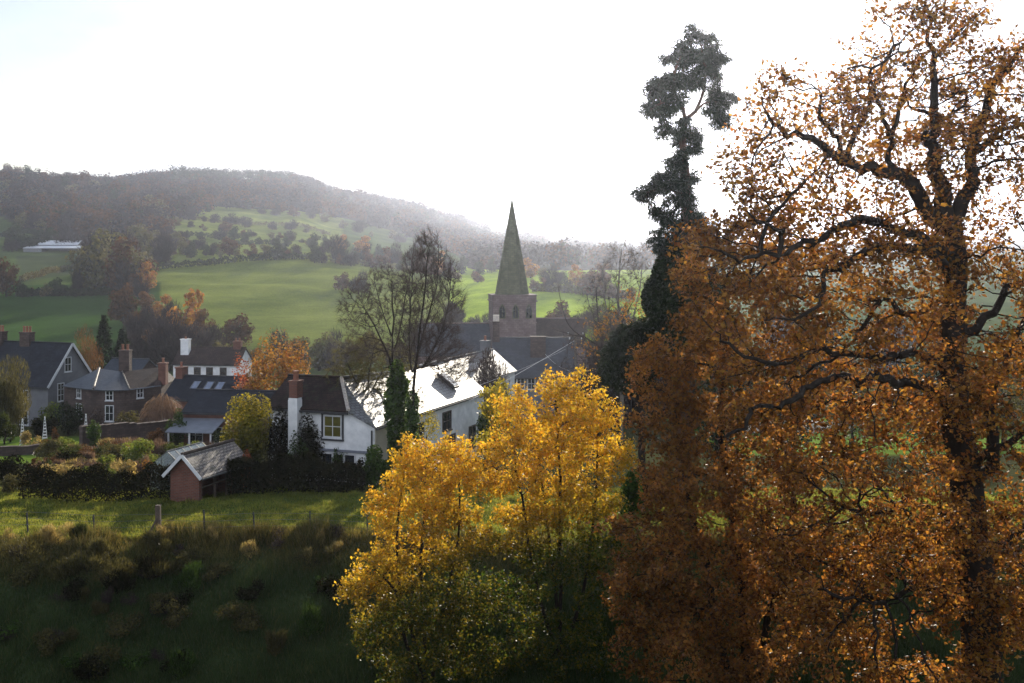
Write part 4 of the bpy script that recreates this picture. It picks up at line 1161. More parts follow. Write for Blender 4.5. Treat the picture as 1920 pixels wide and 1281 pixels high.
def blob_tree(name, label, base, stems, E, Y, attn, step, kill, leaf, bark, nl, size, seed, rr=.16, trop=(0, 0, .1), sig=.12, thr=.02, ripe_lit=None, flat=0., cat='tree', rtip=.007, group=None, jit=.18):
    """E: (px, py, dY, rx px, rz px, rY m, attractors)"""
    rng = np.random.default_rng(seed)
    seeds, rad = [], []
    m = Y / F
    b = W(base, 0, Y); bz = g1(b[0], Y)
    first = None
    for st in stems:
        pts = [W(px, py, Y + dy) for px, py, dy in st]
        if first is None:
            chain(seeds, rad, [(b[0], Y, bz - .3), (b[0], Y, bz + .25)] + pts, rr, rr * .35); first = 1
        else:
            chain(seeds, rad, pts, rr * .8, rr * .3, 1)
    A = np.concatenate([ellc(W(px, py, Y + dy), (rx * m, ry_, rz * m), int(n * attn * 1.2), rng, 14, .2) for px, py, dy, rx, rz, ry_, n in E])
    A = A[A[:, 2] > G(A[:, 0], A[:, 1]) + .3]
    P, par = colonize(A, seeds, step, kill, rng, trop, 90, jit)
    r, ch, tips = radii(P, par, rtip, rr, np.array(rad))
    tm = tubes(P, par, r, 'trunk', 7, 0, 3)
    cm = None
    if nl:
        C = scatter_on(P, r, ch, rng, nl, thr, sig)
        at = None
        if ripe_lit is not None: at = {'ripe_lit': np.clip(ripe_lit(C) + rng.normal(size=len(C)) * .12, 0, 1)}
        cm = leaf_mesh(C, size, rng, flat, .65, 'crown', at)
    return plant(name, label, cat, (b[0], Y, bz), tm, cm, bark, leaf, group)

# ---------------- the brown beech in front of the oak
blob_tree('beech_tree', 'broad russet brown tree with dense leaves between the yellow maples and the oak', 1390,
    [[(1395, 1150, .6), (1370, 950, 1.3), (1350, 760, 1.5), (1365, 560, 1.1), (1345, 430, .6)], [(1340, 1130, .3), (1300, 980, .5), (1270, 850, .4)], [(1440, 1150, .6), (1480, 1000, .9), (1490, 820, 1.0)]],
    [(1340, 450, 0, 50, 70, 1.2, 130), (1300, 520, 0, 40, 40, 1.0, 80), (1430, 500, .3, 80, 100, 1.6, 220), (1320, 620, -.3, 75, 60, 1.6, 220), (1245, 690, -.3, 50, 55, 1.3, 150), (1250, 800, -.3, 66, 80, 1.6, 260), (1390, 720, 0, 130, 150, 2.4, 560), (1310, 930, -.4, 100, 100, 2.2, 460),
     (1430, 960, 0, 130, 150, 2.6, 640), (1250, 1080, -.6, 105, 95, 2.1, 420), (1170, 1105, -.6, 40, 35, .8, 60), (1180, 965, -.5, 30, 40, .7, 50), (1290, 1210, -.8, 120, 110, 2.2, 520), (1440, 1180, -.4, 130, 130, 2.4, 560), (1215, 700, -.2, 28, 45, .8, 60)],
    33.5, 1.15, .26, .27, 'beech_leaf', 'bark', 62000, .12, 5, .17, (0, 0, .08), .12, thr=.016)

# ---------------- yellow field maples
blob_tree('maple_tree', 'bright golden yellow maple, the taller right hand one, green towards its foot', 1055,
    [[(1052, 1150, 0), (1050, 980, 0), (1048, 850, 0), (1042, 740, 0)], [(1010, 1120, -.2), (985, 980, -.4), (965, 850, -.4)], [(1090, 1120, .2), (1115, 980, .2), (1120, 820, .2)], [(1040, 1100, .5), (1020, 940, .5), (1000, 780, .6)]],
    [(1042, 730, 0, 30, 40, .6, 90), (1060, 745, 0, 24, 35, .5, 60), (1100, 750, .1, 22, 48, .5, 80), (1050, 800, 0, 85, 70, 1.4, 420), (965, 800, -.1, 45, 60, .9, 180), (1125, 810, .1, 48, 70, .9, 200), (950, 880, -.2, 62, 60, 1.2, 280),
     (1060, 900, 0, 110, 80, 1.8, 560), (1155, 850, 0, 32, 38, .7, 100), (1010, 1010, -.2, 110, 70, 1.8, 420), (1120, 1000, .2, 75, 80, 1.5, 300), (1030, 1130, -.3, 130, 90, 2.0, 480), (1050, 1240, -.3, 140, 60, 2.0, 360)],
    38.0, 1.2, .24, .26, 'maple_leaf', 'bark', 46000, .1, 21, .09, (0, 0, .22), .10, thr=.016, ripe_lit=lambda C: (np.interp(HY - F * C[:, 2] / C[:, 1] + .3 * (F * C[:, 0] / C[:, 1] - 90), [880, 960, 1030], [1, .6, .05])))  # unturned green below; its slant to lower right follows the painted shade
blob_tree('maple_tree', 'bright golden yellow maple, the shorter left hand one leaning over the bank', 800,
    [[(795, 1180, 0), (790, 1050, 0), (795, 930, 0), (800, 860, 0)], [(770, 1170, -.3), (735, 1100, -.5), (700, 1060, -.6)], [(830, 1150, .2), (860, 1020, .2), (860, 900, .2)], [(760, 1190, -.2), (745, 1000, 0), (760, 880, 0)]],
    [(765, 870, 0, 30, 45, .6, 110), (845, 850, .1, 36, 38, .7, 130), (800, 900, 0, 85, 60, 1.3, 360), (880, 890, .1, 40, 50, .8, 140), (770, 980, 0, 75, 65, 1.3, 320), (850, 1000, .1, 70, 80, 1.4, 300), (725, 1060, -.3, 55, 45, 1.0, 200), (674, 1096, -.5, 24, 32, .6, 60),
     (705, 1110, -.3, 55, 50, 1.0, 160), (800, 1110, -.1, 110, 80, 1.8, 440), (760, 1210, -.3, 100, 75, 1.7, 420), (700, 1200, -.4, 45, 35, .8, 90), (880, 1180, 0, 90, 90, 1.7, 300), (700, 965, 0, 16, 28, .4, 30)],
    36.5, 1.2, .24, .26, 'maple_leaf', 'bark', 42000, .1, 33, .085, (0, 0, .2), .10, thr=.016, ripe_lit=lambda C: (np.interp(HY - F * C[:, 2] / C[:, 1] + .55 * (960 + F * C[:, 0] / C[:, 1] - 740), [960, 1070, 1150], [1, .6, .1])))  # low green leaves, spread rightwards where shade is put into the colour
blob_tree('sapling', 'small thin sapling with yellow green leaves beside the right end of the cottage wing', 930,
    [[(930, 820, 0), (930, 740, 0)], [(945, 800, 0), (950, 730, 0)]],
    [(930, 745, 0, 26, 40, .8, 120), (915, 790, 0, 25, 40, .8, 90), (950, 780, 0, 25, 40, .8, 90)], 62, 1, .3, .3, 'gold_leaf', 'bark', 2600, .16, 8, .07, sig=.16, ripe_lit=lambda C: np.full(len(C), .9))

# ---------------- tall pine with ivy and dark evergreen skirt
def pine():
    rng = np.random.default_rng(4)
    Y = 56.0; m = Y / F
    w = lambda px, py, dy=0: W(px, py, Y + dy)
    b = w(1283, 0); bz = g1(b[0], Y)
    seeds, rad = [], []
    chain(seeds, rad, [(b[0], Y, bz - .3), w(1285, 760), w(1288, 560), w(1287, 400), w(1282, 300), w(1285, 228)], .42, .15)
    chain(seeds, rad, [w(1274, 195), w(1262, 165), w(1272, 120), w(1290, 85)], .1, .04, len(seeds) - 1)
    k = near_seed(seeds, w(1285, 228))
    chain(seeds, rad, [w(1305, 208), w(1318, 170), w(1322, 130), w(1312, 70)], .1, .03, k)
    chain(seeds, rad, [w(1262, 192, -.4), w(1240, 195, -.6), w(1220, 205, -.8)], .07, .03, near_seed(seeds, w(1274, 195)))
    chain(seeds, rad, [w(1325, 192, .4), w(1350, 190, .6)], .06, .03, near_seed(seeds, w(1305, 208)))
    chain(seeds, rad, [w(1265, 360, -.5), w(1235, 355, -.8), w(1205, 372, -1)], .08, .03, near_seed(seeds, w(1286, 380)))
    E = [(1308, 85, 0, 36, 30, 1.0, 12), (1290, 110, 0, 46, 30, 1.2, 15), (1335, 118, .3, 26, 20, .8, 8), (1300, 145, 0, 52, 20, 1.2, 12), (1262, 150, -.3, 24, 22, .8, 8), (1228, 165, -.5, 22, 10, .7, 5), (1232, 205, -.6, 26, 16, .8, 7), (1256, 185, -.2, 22, 24, .7, 7),
         (1355, 180, .5, 24, 20, .8, 8), (1338, 200, .4, 20, 12, .6, 5), (1352, 228, .4, 8, 7, .3, 1.4), (1244, 235, -.3, 8, 14, .3, 2), (1278, 262, -.2, 13, 40, .5, 9), (1302, 258, .2, 16, 10, .5, 3), (1296, 285, .2, 18, 8, .5, 3), (1268, 310, -.1, 16, 30, .6, 8),
         (1240, 340, -.5, 26, 10, .7, 6), (1210, 365, -.8, 22, 9, .6, 5), (1232, 352, -.6, 30, 9, .8, 6), (1285, 350, 0, 20, 40, .8, 12), (1270, 400, -.2, 40, 22, 1.0, 14), (1250, 430, -.3, 30, 26, 1.0, 13), (1240, 465, -.4, 22, 22, .8, 9), (1300, 440, .2, 36, 40, 1.2, 18)]
    pts = np.concatenate([ellc(w(px, py, dy), (rx * m, ry_, rz * m), 50 + int(n * 8), rng, 9, .17) for px, py, dy, rx, rz, ry_, n in E])
    P, par = colonize(pts, seeds, .26, .28, rng, (0, 0, .02), 60, .15)
    r, ch, tips = radii(P, par, .01, .4, np.array(rad))
    tm = tubes(P, par, r, 'trunk', 9)
    k = np.nonzero((r < .034) & (P[:, 2] > w(0, 470)[2]))[0]
    j = rng.choice(k, 30000)
    C2 = P[j] + rng.normal(size=(len(j), 3)) * np.array((.15, .15, .09))
    D = (P[j] - P[par[j]]); D /= np.linalg.norm(D, axis=1)[:, None] + 1e-9
    D = D * .7 + rng.normal(size=D.shape) * .6; D[:, 2] -= .55
    cm = slivers(C2, D, .34, .06, rng, 'crown')
    o = plant('pine_tree', 'very tall dark pine with tufted bushy top against the white sky', 'tree', (b[0], Y, bz), tm, cm, 'bark_pine', 'pine_needle')
    # ivy wrapped round its lower stem
    E2 = [(1270, 520, 0, 48, 60, 1.3, 30), (1245, 560, -.3, 42, 50, 1.1, 24), (1290, 600, .2, 60, 70, 1.6, 44), (1262, 660, -.2, 48, 50, 1.3, 28), (1320, 560, .3, 45, 60, 1.3, 24), (1262, 480, -.1, 28, 30, .8, 10), (1330, 650, .3, 50, 60, 1.4, 26)]
    C = np.concatenate([ell(w(px, py, dy), (rx * m, ry_, rz * m), int(n * 260), rng, .3) for px, py, dy, rx, rz, ry_, n in E2])
    iv = leaf_mesh(C, .19, rng, .2, .8, 'ivy')
    iv.transform(Matrix.Translation(-Vector((float(b[0]), Y, bz))))
    link('ivy', iv, o, M['yew_leaf'])
pine()

def yew():
    rng = np.random.default_rng(14)
    Y = 58.0; m = Y / F
    w = lambda px, py, dy=0: W(px, py, Y + dy)
    b = w(1200, 0); bz = g1(b[0], Y)
    seeds, rad = [], []
    chain(seeds, rad, [(b[0], Y, bz - .2), w(1203, 800), w(1192, 740), w(1185, 690), w(1180, 640)], .22, .08)
    chain(seeds, rad, [w(1210, 700), w(1215, 650)], .1, .05, 4)
    E = [(1180, 640, 0, 38, 34, 1.1, 10), (1150, 690, -.2, 28, 24, .9, 7), (1200, 690, .2, 36, 32, 1.1, 10), (1172, 665, 0, 46, 30, 1.2, 10), (1215, 630, .3, 32, 36, 1.0, 8), (1140, 712, -.2, 14, 8, .5, 2), (1190, 725, 0, 40, 10, .9, 4)]
    pts = np.concatenate([ell(w(px, py, dy), (rx * m, ry_, rz * m), 30, rng) for px, py, dy, rx, rz, ry_, n in E])
    P, par = colonize(pts, seeds, .3, .35, rng, (0, 0, .0), 50, .15)
    r, ch, tips = radii(P, par, .01, .2, np.array(rad))
    tm = tubes(P, par, r, 'trunk', 7)
    C = np.concatenate([ell(w(px, py, dy), (rx * m, ry_, rz * m), int(n * 330), rng, .2) for px, py, dy, rx, rz, ry_, n in E])
    D = rng.normal(size=(len(C), 3)); D[:, 2] -= .8
    cm = slivers(C, D, .34, .1, rng, 'crown')
    plant('yew_tree', 'dark drooping yew with a bare lower stem just right of the maple tops', 'tree', (b[0], Y, bz), tm, cm, 'bark', 'yew_leaf')
yew()

# ---------------- bare trees
def bare_tree(label, px, Y, stems, E, seed, rr=.2, step=.28, kill=.3, trop=(0, 0, .35), rtip=.008, twigs=9000, tl=.4, tw=.012, mat='bark_pale', tmat='twig', group=None, name='bare_tree'):
    rng = np.random.default_rng(seed)
    m = Y / F
    b = W(px, 0, Y); bz = g1(b[0], Y)
    seeds, rad = [], []
    for i, st in enumerate(stems):
        pts = [W(x, y, Y + dy) for x, y, dy in st]
        if i == 0: chain(seeds, rad, [(b[0], Y, bz - .3)] + pts, rr, rr * .2)
        else: chain(seeds, rad, pts, rr * .42, rr * .13, near_seed(seeds, pts[0] - np.array((0, 0, .5))))
    A = np.concatenate([ell(W(x, y, Y + dy), (rx * m, ry_, rz * m), int(n * 1.8), rng) for x, y, dy, rx, rz, ry_, n in E])
    P, par = colonize(A, seeds, step, kill, rng, trop, 90, .12)
    r, ch, tips = radii(P, par, rtip, rr, np.array(rad))
    tm = tubes(P, par, r, 'trunk', 7)
    k = np.nonzero(r < rtip * 2.2)[0]
    j = rng.choice(k, twigs)
    D = P[j] - P[par[j]]; D /= np.linalg.norm(D, axis=1)[:, None] + 1e-9
    D = D + rng.normal(size=D.shape) * .55 + np.array(trop) * .8
    cm = slivers(P[j] + rng.normal(size=D.shape) * .03, D, tl, tw, rng, 'crown')
    return plant(name, label, 'tree', (b[0], Y, bz), tm, cm, mat, tmat, group)

def ivy_on(o, C, size, rng, name='ivy', mat='ivy_leaf'):
    me = leaf_mesh(C, size, rng, .1, .8, name); me.transform(Matrix.Translation(-o.location)); link(name, me, o, M[mat])

t = bare_tree('tall upright bare poplar with whip-like branches right of the ivy clad stem', 775, 58.0,
    [[(772, 850, 0), (775, 760, 0), (782, 660, 0), (795, 560, 0), (805, 470, 0)], [(770, 690, -.2), (768, 600, -.3), (775, 500, -.3)], [(800, 680, .2), (835, 600, .2), (845, 520, .2)], [(790, 640, .3), (818, 540, .3), (822, 460, .3)]],
    [(800, 520, 0, 40, 80, 1.0, 420), (835, 560, .1, 36, 80, 1.0, 300), (775, 540, -.1, 26, 80, .8, 220), (800, 460, 0, 26, 26, .6, 80), (810, 640, 0, 55, 60, 1.2, 260), (845, 690, .2, 50, 40, 1.0, 120), (775, 640, -.2, 40, 60, .9, 140)], 41, .13, .22, .2, (0, 0, .8), .0065, 16000, .5, .012, 'bark', 'twig')
rng_ = np.random.default_rng(3)
m_ = 58 / F
ivy_on(t, np.concatenate([ell(W(773, y, 58), (13 * m_, .3, 30 * m_), 500, rng_, .5) for y in range(760, 900, 25)]), .15, rng_)
t = bare_tree('leaning bare tree with thick ivy up its stem in front of the cottage wing', 742, 59.0,
    [[(742, 850, 0), (738, 760, 0), (735, 690, 0), (738, 600, 0), (735, 530, 0)], [(725, 660, -.3), (690, 590, -.4), (660, 560, -.5)], [(745, 640, .2), (760, 560, .3), (770, 510, .3)], [(730, 620, 0), (705, 540, 0)]],
    [(735, 560, 0, 40, 60, 1.0, 240), (680, 580, -.4, 50, 60, 1.2, 220), (700, 640, -.3, 60, 40, 1.2, 120), (765, 570, .2, 26, 60, .8, 120), (720, 520, 0, 30, 20, .7, 50)], 42, .13, .24, .24, (0, 0, .35), .0065, 9000, .45, .011, 'bark', 'twig')
m_ = 59 / F
ivy_on(t, np.concatenate([ell(W(742 + dx, y, 59), (rx * m_, .5, 28 * m_), n, rng_, .4) for y, dx, rx, n in ((700, 2, 14, 400), (725, 4, 22, 800), (750, 0, 24, 900), (780, 0, 22, 900), (810, 2, 20, 800), (840, 2, 18, 800), (870, 2, 18, 700))]), .17, rng_)
t = bare_tree('wide tangled bare tree with olive twigs leaning over the cottage roof hip', 690, 66.0,
    [[(690, 850, 0), (688, 780, 0), (690, 720, 0), (700, 660, 0)], [(680, 740, -.3), (655, 690, -.4), (640, 650, -.4)], [(700, 730, .2), (720, 690, .3)]],
    [(690, 720, 0, 55, 60, 1.8, 300), (650, 720, -.3, 45, 50, 1.5, 220), (690, 660, 0, 40, 40, 1.4, 150), (720, 740, .2, 30, 50, 1.2, 120), (660, 670, -.2, 40, 36, 1.4, 140), (745, 690, .2, 40, 46, 1.2, 150), (770, 745, .2, 30, 36, 1.0, 100), (680, 780, -.2, 40, 30, 1.3, 120)], 43, .16, .28, .28, (0, 0, .1), .008, 15000, .4, .02, 'bark', 'olive_leaf')
bare_tree('hazy bare tree with many fine grey stems to the right of the church', 1165, 92.0,
    [[(1165, 720, 0), (1163, 620, 0), (1160, 540, 0), (1165, 470, 0)], [(1150, 640, -.3), (1135, 560, -.5), (1130, 500, -.5)], [(1180, 620, .4), (1200, 540, .5), (1205, 480, .5)]],
    [(1165, 520, 0, 34, 70, 1.8, 220), (1135, 560, -.4, 34, 70, 1.6, 180), (1195, 540, .4, 30, 80, 1.6, 200), (1165, 620, 0, 55, 50, 2.2, 220)], 44, .2, .45, .45, (0, 0, .4), .01, 5000, .7, .02, 'bark_pale', 'twig')
bare_tree('low bare tree with bent stems and forked limbs above the utility pole', 1120, 84.0,
    [[(1120, 740, 0), (1122, 680, 0), (1128, 640, 0), (1122, 600, 0), (1118, 540, 0)], [(1110, 640, -.2), (1075, 620, -.3), (1058, 590, -.4), (1047, 540, -.4)], [(1140, 620, .3), (1142, 560, .3)], [(1090, 632, -.4), (1040, 618, -.5)], [(1115, 600, .2), (1102, 560, .2)]],
    [(1120, 590, 0, 40, 50, 1.5, 130), (1140, 640, .2, 50, 40, 1.8, 160), (1100, 650, 0, 50, 30, 1.8, 130), (1090, 690, 0, 50, 30, 1.8, 120)], 45, .16, .4, .45, (0, 0, .2), .01, 3500, .5, .02, 'bark', 'twig')
blob_tree('fruit_tree', 'twiggy fruit tree with a few orange and yellow leaves beside the dark yew', 1160, [[(1160, 700, 0), (1160, 640, 0)]],
    [(1150, 620, 0, 60, 40, 1.8, 200), (1180, 590, 0, 40, 50, 1.6, 140), (1120, 660, 0, 45, 35, 1.6, 120)], 78, 1, .35, .36, 'cherry_leaf', 'bark', 800, .18, 46, .12, sig=.2, rtip=.011)

# ---------------- shrubs and hedges made of leaf clumps
def shrub(name, label, px, Y, h, wpx, leaf, n, size, seed, cat='shrub', depth=1.0, kind='round', stem='bark', group=None, up=0.0, ripe_lit=None, z0=0.0):
    rng = np.random.default_rng(seed)
    wd = wpx / F * Y / 2
    b = W(px, 0, Y); x0 = b[0]; bz = g1(x0, Y) + z0
    k = max(6, int(6 + wd * 4))
    if kind == 'round':
        cs = ell((x0, Y, bz + h * .52), (wd * .72, wd * .72 * depth, h * .42), k, rng, .45)
        C = np.concatenate([ell(c, (wd * .42, wd * .42 * depth, h * .27), n // k, rng, .35) for c in cs])
        NN = C - np.repeat(cs, n // k, 0)
    elif kind == 'cone':
        t = rng.uniform(0, 1, n) ** 1.4; a = rng.uniform(0, 6.28, n); rr = wd * (1 - t) ** .8 * np.sqrt(rng.uniform(.25, 1, n)) * (1 + .3 * np.sin(a * 5 + t * 34) * np.sin(t * 21 + 1)); t = np.clip(t + .06 * np.sin(a * 3), 0, 1)
        C = np.stack([x0 + rr * np.cos(a), Y + rr * np.sin(a) * depth, bz + t * h], 1)
    elif kind == 'weep':
        a = rng.uniform(0, 6.28, n); t = rng.uniform(0, 1, n); rr = wd * np.sqrt(t) * rng.uniform(.7, 1.08, n) * (1 + .12 * np.sin(a * 4 + 1) + .08 * np.sin(a * 9))
        C = np.stack([x0 + rr * np.cos(a), Y + rr * np.sin(a) * depth, bz + h * np.sqrt(np.clip(1 - t, 0.02, 1)) * rng.uniform(.6, 1.05, n)], 1)
    if kind != 'round': NN = C - np.array((x0, Y, bz + h * .3))
    kk = C[:, 2] > G(C[:, 0], C[:, 1]) - .05; C = C[kk]; NN = NN[kk]
    if kind == 'weep':
        D = C - np.array((x0, Y, bz + h)); D[:, 2] -= .6; cm = slivers(C, D, .55, size, rng, 'foliage')
    elif up:
        D = C - np.array((x0, Y, bz - h * .3)); D /= np.linalg.norm(D, axis=1)[:, None]; D = D + rng.normal(size=D.shape) * .4 + np.array((0, 0, up)); cm = slivers(C, D, size * 3.2, size * .45, rng, 'foliage')
    else:
        at = None
        if ripe_lit is not None: at = {'ripe_lit': np.clip((C[:, 2] - bz) / h * ripe_lit[1] + ripe_lit[0] + rng.normal(size=len(C)) * .1, 0, 1)}
        cm = leaf_mesh(C, size, rng, .1, .75, 'foliage', at, N=NN)
    # a handful of stems
    seeds = [(np.array((x0, Y, bz - .15)), -1), (np.array((x0, Y, bz + h * .12)), 0)]
    A = C[rng.integers(0, len(C), 26)]
    P, par = colonize(A, seeds, max(.12, h / 10), max(.14, h / 9), rng, (0, 0, .1), 30)
    r, ch, tips = radii(P, par, .008, max(.03, min(.12, h * .03)))
    tm = tubes(P, par, r, 'stems', 5)
    return plant(name, label, cat, (x0, Y, bz), tm, cm, stem, leaf, group, 'foliage', 'stems')

def hedge(label, pts, h, th, leaf, n, size, seed, name='hedge', cat='hedge', var=.2, ripe_lit=None):
    """clipped or wild hedge along ground points"""
    rng = np.random.default_rng(seed)
    P = np.array(pts, float)
    seg = np.linalg.norm(np.diff(P[:, :2], axis=0), axis=1); cum = np.concatenate([[0], np.cumsum(seg)]); L = cum[-1]
    t = rng.uniform(0, L, n)
    x = np.interp(t, cum, P[:, 0]); y = np.interp(t, cum, P[:, 1])
    i = np.clip(np.searchsorted(cum, t) - 1, 0, len(seg) - 1)
    d = np.diff(P[:, :2], axis=0) / seg[:, None]; nx, ny = -d[i, 1], d[i, 0]
    hh = h * (1 + var * np.sin(t * 6.28 / (h * 2.3) + seed) * .5 + var * np.sin(t * 6.28 / (h * .9) + seed * 2) * .3 + var * rng.uniform(-.25, .25, n))
    w = rng.uniform(-1, 1, n); v = rng.uniform(0, 1, n) ** .7
    sh = rng.uniform(0, 1, n) < .75
    w = np.where(sh & (v < .8), np.sign(w) * rng.uniform(.75, 1, n), w)
    prof = np.sqrt(np.clip(1 - np.clip((v - .55) / .45, 0, 1) ** 2 * .8, 0, 1))
    C = np.stack([x + nx * w * th / 2 * prof, y + ny * w * th / 2 * prof, 0 * t], 1)
    C[:, 2] = G(C[:, 0], C[:, 1]) + v * hh
    at = None
    if ripe_lit is not None: at = {'ripe_lit': np.clip(v * ripe_lit[1] + ripe_lit[0] + rng.normal(size=n) * .1, 0, 1)}
    cm = leaf_mesh(C, size, rng, .1, .75, 'foliage', at)
    m = int(max(5, L / max(.5, h * .5)))
    tt = np.linspace(0, L, m); sx_ = np.interp(tt, cum, P[:, 0]); sy_ = np.interp(tt, cum, P[:, 1])
    seeds = []
    V = []
    P2, par = [], []
    for a, b_ in zip(sx_, sy_):
        z = g1(a, b_); k = len(P2)
        P2 += [(a, b_, z - .2), (a + rng.normal() * .1, b_ + rng.normal() * .1, z + h * .45), (a + rng.normal() * .2, b_ + rng.normal() * .2, z + h * .8)]; par += [k - 3 if k else -1, k, k + 1]
    rr = np.tile([.05, .035, .015], m) * max(1, h / 2)
    tm = tubes(np.array(P2), np.array(par), rr, 'stems', 5)
    return plant(name, label, cat, (P[0, 0], P[0, 1], g1(P[0, 0], P[0, 1])), tm, cm, 'bark', leaf, None, 'foliage', 'stems')
def at(px, Y): return ((px - 960) / F * Y, Y)

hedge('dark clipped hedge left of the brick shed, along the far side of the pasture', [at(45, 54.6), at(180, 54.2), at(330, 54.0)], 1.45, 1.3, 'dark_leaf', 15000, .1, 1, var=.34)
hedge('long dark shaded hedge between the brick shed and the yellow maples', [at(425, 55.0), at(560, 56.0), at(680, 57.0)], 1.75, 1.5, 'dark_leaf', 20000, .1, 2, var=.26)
shrub('shrub', 'ivy covered rounded bush at the right end of the dark hedge below the cottage', 703, 57.4, 2.1, 76, 'ivy_leaf', 5200, .12, 3)
shrub('bamboo', 'tall yellow green bamboo clump left of the white cottage', 458, 60.5, 4.9, 122, 'gold_leaf', 12000, .14, 4, 'bamboo', .8, ripe_lit=(-.42, 1.45))
shrub('creeper', 'dark climbing creeper on the cottage front right of the chimney', 586, 62.75, 4.0, 78, 'dark_leaf', 4600, .13, 5, 'creeper', .35)
shrub('creeper', 'dark climbing creeper on the cottage front left of the chimney', 524, 63.1, 4.0, 74, 'dark_leaf', 4200, .13, 6, 'creeper', .35)
shrub('shrub', 'red leaved sumac bush at the far end of the brick shed', 466, 56.4, 2.3, 34, 'red_leaf', 900, .14, 7, z0=.35)
shrub('shrub', 'dark bush behind the wing corner of the cottage, below the slate roof end', 915, 74.0, 3.6, 50, 'ivy_leaf', 3600, .17, 8)
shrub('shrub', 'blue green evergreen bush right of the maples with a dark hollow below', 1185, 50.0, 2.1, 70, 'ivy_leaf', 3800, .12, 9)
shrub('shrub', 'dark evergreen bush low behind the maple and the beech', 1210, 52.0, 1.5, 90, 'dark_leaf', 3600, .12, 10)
shrub('creeper', 'dark leafy creeper climbing the lower half of the white chimney shaft', 557, 62.25, 2.5, 44, 'ivy_leaf', 1500, .12, 92, 'creeper', .3)
shrub('creeper', 'thin creeper on the cottage wall below the yellow curtained window', 640, 62.3, 1.9, 46, 'ivy_leaf', 700, .12, 93, 'creeper', .25)
# garden
G_ = [  # name, label, px, Y, h, w, leaf, n, size, kind
    ('shrub', 'straw coloured bush in the garden left of the greenhouse', 232, 60.0, 1.3, 60, 'straw_leaf', 1900, .1),
    ('shrub', 'pale golden bush nearest the left end of the dark hedge', 105, 60.0, 1.3, 72, 'straw_leaf', 2200, .1),
    ('shrub', 'reddish brown spiky shrub between two straw coloured bushes', 165, 62.0, 1.5, 56, 'pink_twig', 2000, .1),
    ('shrub', 'bright green leafy bush just above the middle of the dark hedge', 212, 57.5, 1.15, 50, 'green_leaf', 1700, .1),
    ('shrub', 'orange tinted bush against the greenhouse end wall', 275, 61.0, 1.2, 32, 'cherry_leaf', 900, .1),
    ('shrub', 'wide green bush in the middle of the garden above the greenhouse', 268, 70.0, 1.7, 90, 'green_leaf', 3200, .12),
    ('shrub', 'olive bush on the slope below the stone garden wall', 205, 72.0, 1.3, 60, 'olive_leaf', 2000, .11),
    ('shrub', 'yellow flecked bush beside the wide green one', 320, 69.0, 1.5, 40, 'gold_leaf', 1500, .11),
    ('shrub', 'spiky pale green plant in front of the veranda', 368, 72.0, 1.6, 44, 'green_leaf', 1300, .16),
    ('shrub', 'dark twiggy shrub left of centre in the garden', 130, 68.0, 1.3, 60, 'dark_leaf', 1900, .11),
    ('shrub', 'grey green shrub beside the low curved wall', 92, 74.0, 1.4, 60, 'olive_leaf', 1900, .12),
    ('shrub', 'yellow orange shrub at the left edge behind the lawn', 8, 88.0, 2.6, 50, 'gold_leaf', 1900, .16),
    ('shrub', 'pale variegated bush in front of the grey gable', 98, 100.0, 2.6, 52, 'green_leaf', 2000, .16),
    ('shrub', 'dark rounded evergreen beside the bowed stone house', 128, 97.0, 3.0, 56, 'yew_leaf', 2600, .16),
    ('shrub', 'dark bush below the pale variegated one', 85, 94.0, 2.2, 50, 'dark_leaf', 1900, .16),
    ('shrub', 'russet climber shrub at the foot of the dark evergreen', 104, 88.0, 2.0, 16, 'rust_leaf', 700, .14),
    ('shrub', 'green flower bed bush below the bowed wall', 130, 82.0, 1.0, 60, 'green_leaf', 1500, .12),
    ('shrub', 'reddish bed of dying perennials near the obelisks', 95, 84.0, .9, 50, 'rust_leaf', 1200, .12),
    ('shrub', 'straggly grey bush among the obelisks', 55, 82.0, 1.4, 44, 'straw_leaf', 1300, .12),
    ('shrub', 'low green bush on the grass left of the dark hedge', 25, 57.0, .9, 50, 'olive_leaf', 1300, .1),
    ('shrub', 'dark low hedge bush at the far left of the pasture', 15, 62.0, 1.6, 70, 'dark_leaf', 2200, .12),
    ('shrub', 'bush with sparse orange leaves on the slope by the stone wall', 262, 79.0, 1.0, 60, 'cherry_leaf', 700, .12),
    ('shrub', 'mossy green bush under the veranda edge', 330, 76.0, 1.1, 50, 'green_leaf', 1300, .12),
    ('shrub', 'dark evergreen bush between veranda and bamboo', 420, 74.0, 2.0, 50, 'yew_leaf', 1900, .14),
    ('shrub', 'trailing ivy bush hanging over the left end of the stone garden wall', 178, 80.6, 2.3, 34, 'ivy_leaf', 1700, .12),
    ('shrub', 'dead flower stems in front of the middle of the stone garden wall', 225, 82.0, 1.3, 56, 'straw_leaf', 1300, .1),
    ('shrub', 'dark green bush at the right end of the stone garden wall', 335, 85.5, 2.6, 46, 'ivy_leaf', 2000, .13),
    ('shrub', 'brown bush under the stone garden wall near its right end', 292, 83.5, 1.5, 46, 'rust_leaf', 1400, .11),
    ('shrub', 'tall twiggy bush hiding the foot of the bowed stone wall', 175, 95.0, 2.6, 40, 'twig', 1500, .12),
    ('shrub', 'low bush before the lower windows of the bowed wall', 240, 97.0, 2.0, 60, 'olive_leaf', 2000, .13),
    ('shrub', 'pale twiggy bush directly behind the greenhouse ridge', 330, 64.0, 1.6, 40, 'pink_twig', 1200, .1),
]
for i, (nm, lb, px, Y, h, w_, lf, n, sz) in enumerate(G_):
    shrub(nm, lb, px, Y, h, w_, lf, n, sz, 100 + i)
gr = np.random.default_rng(12)
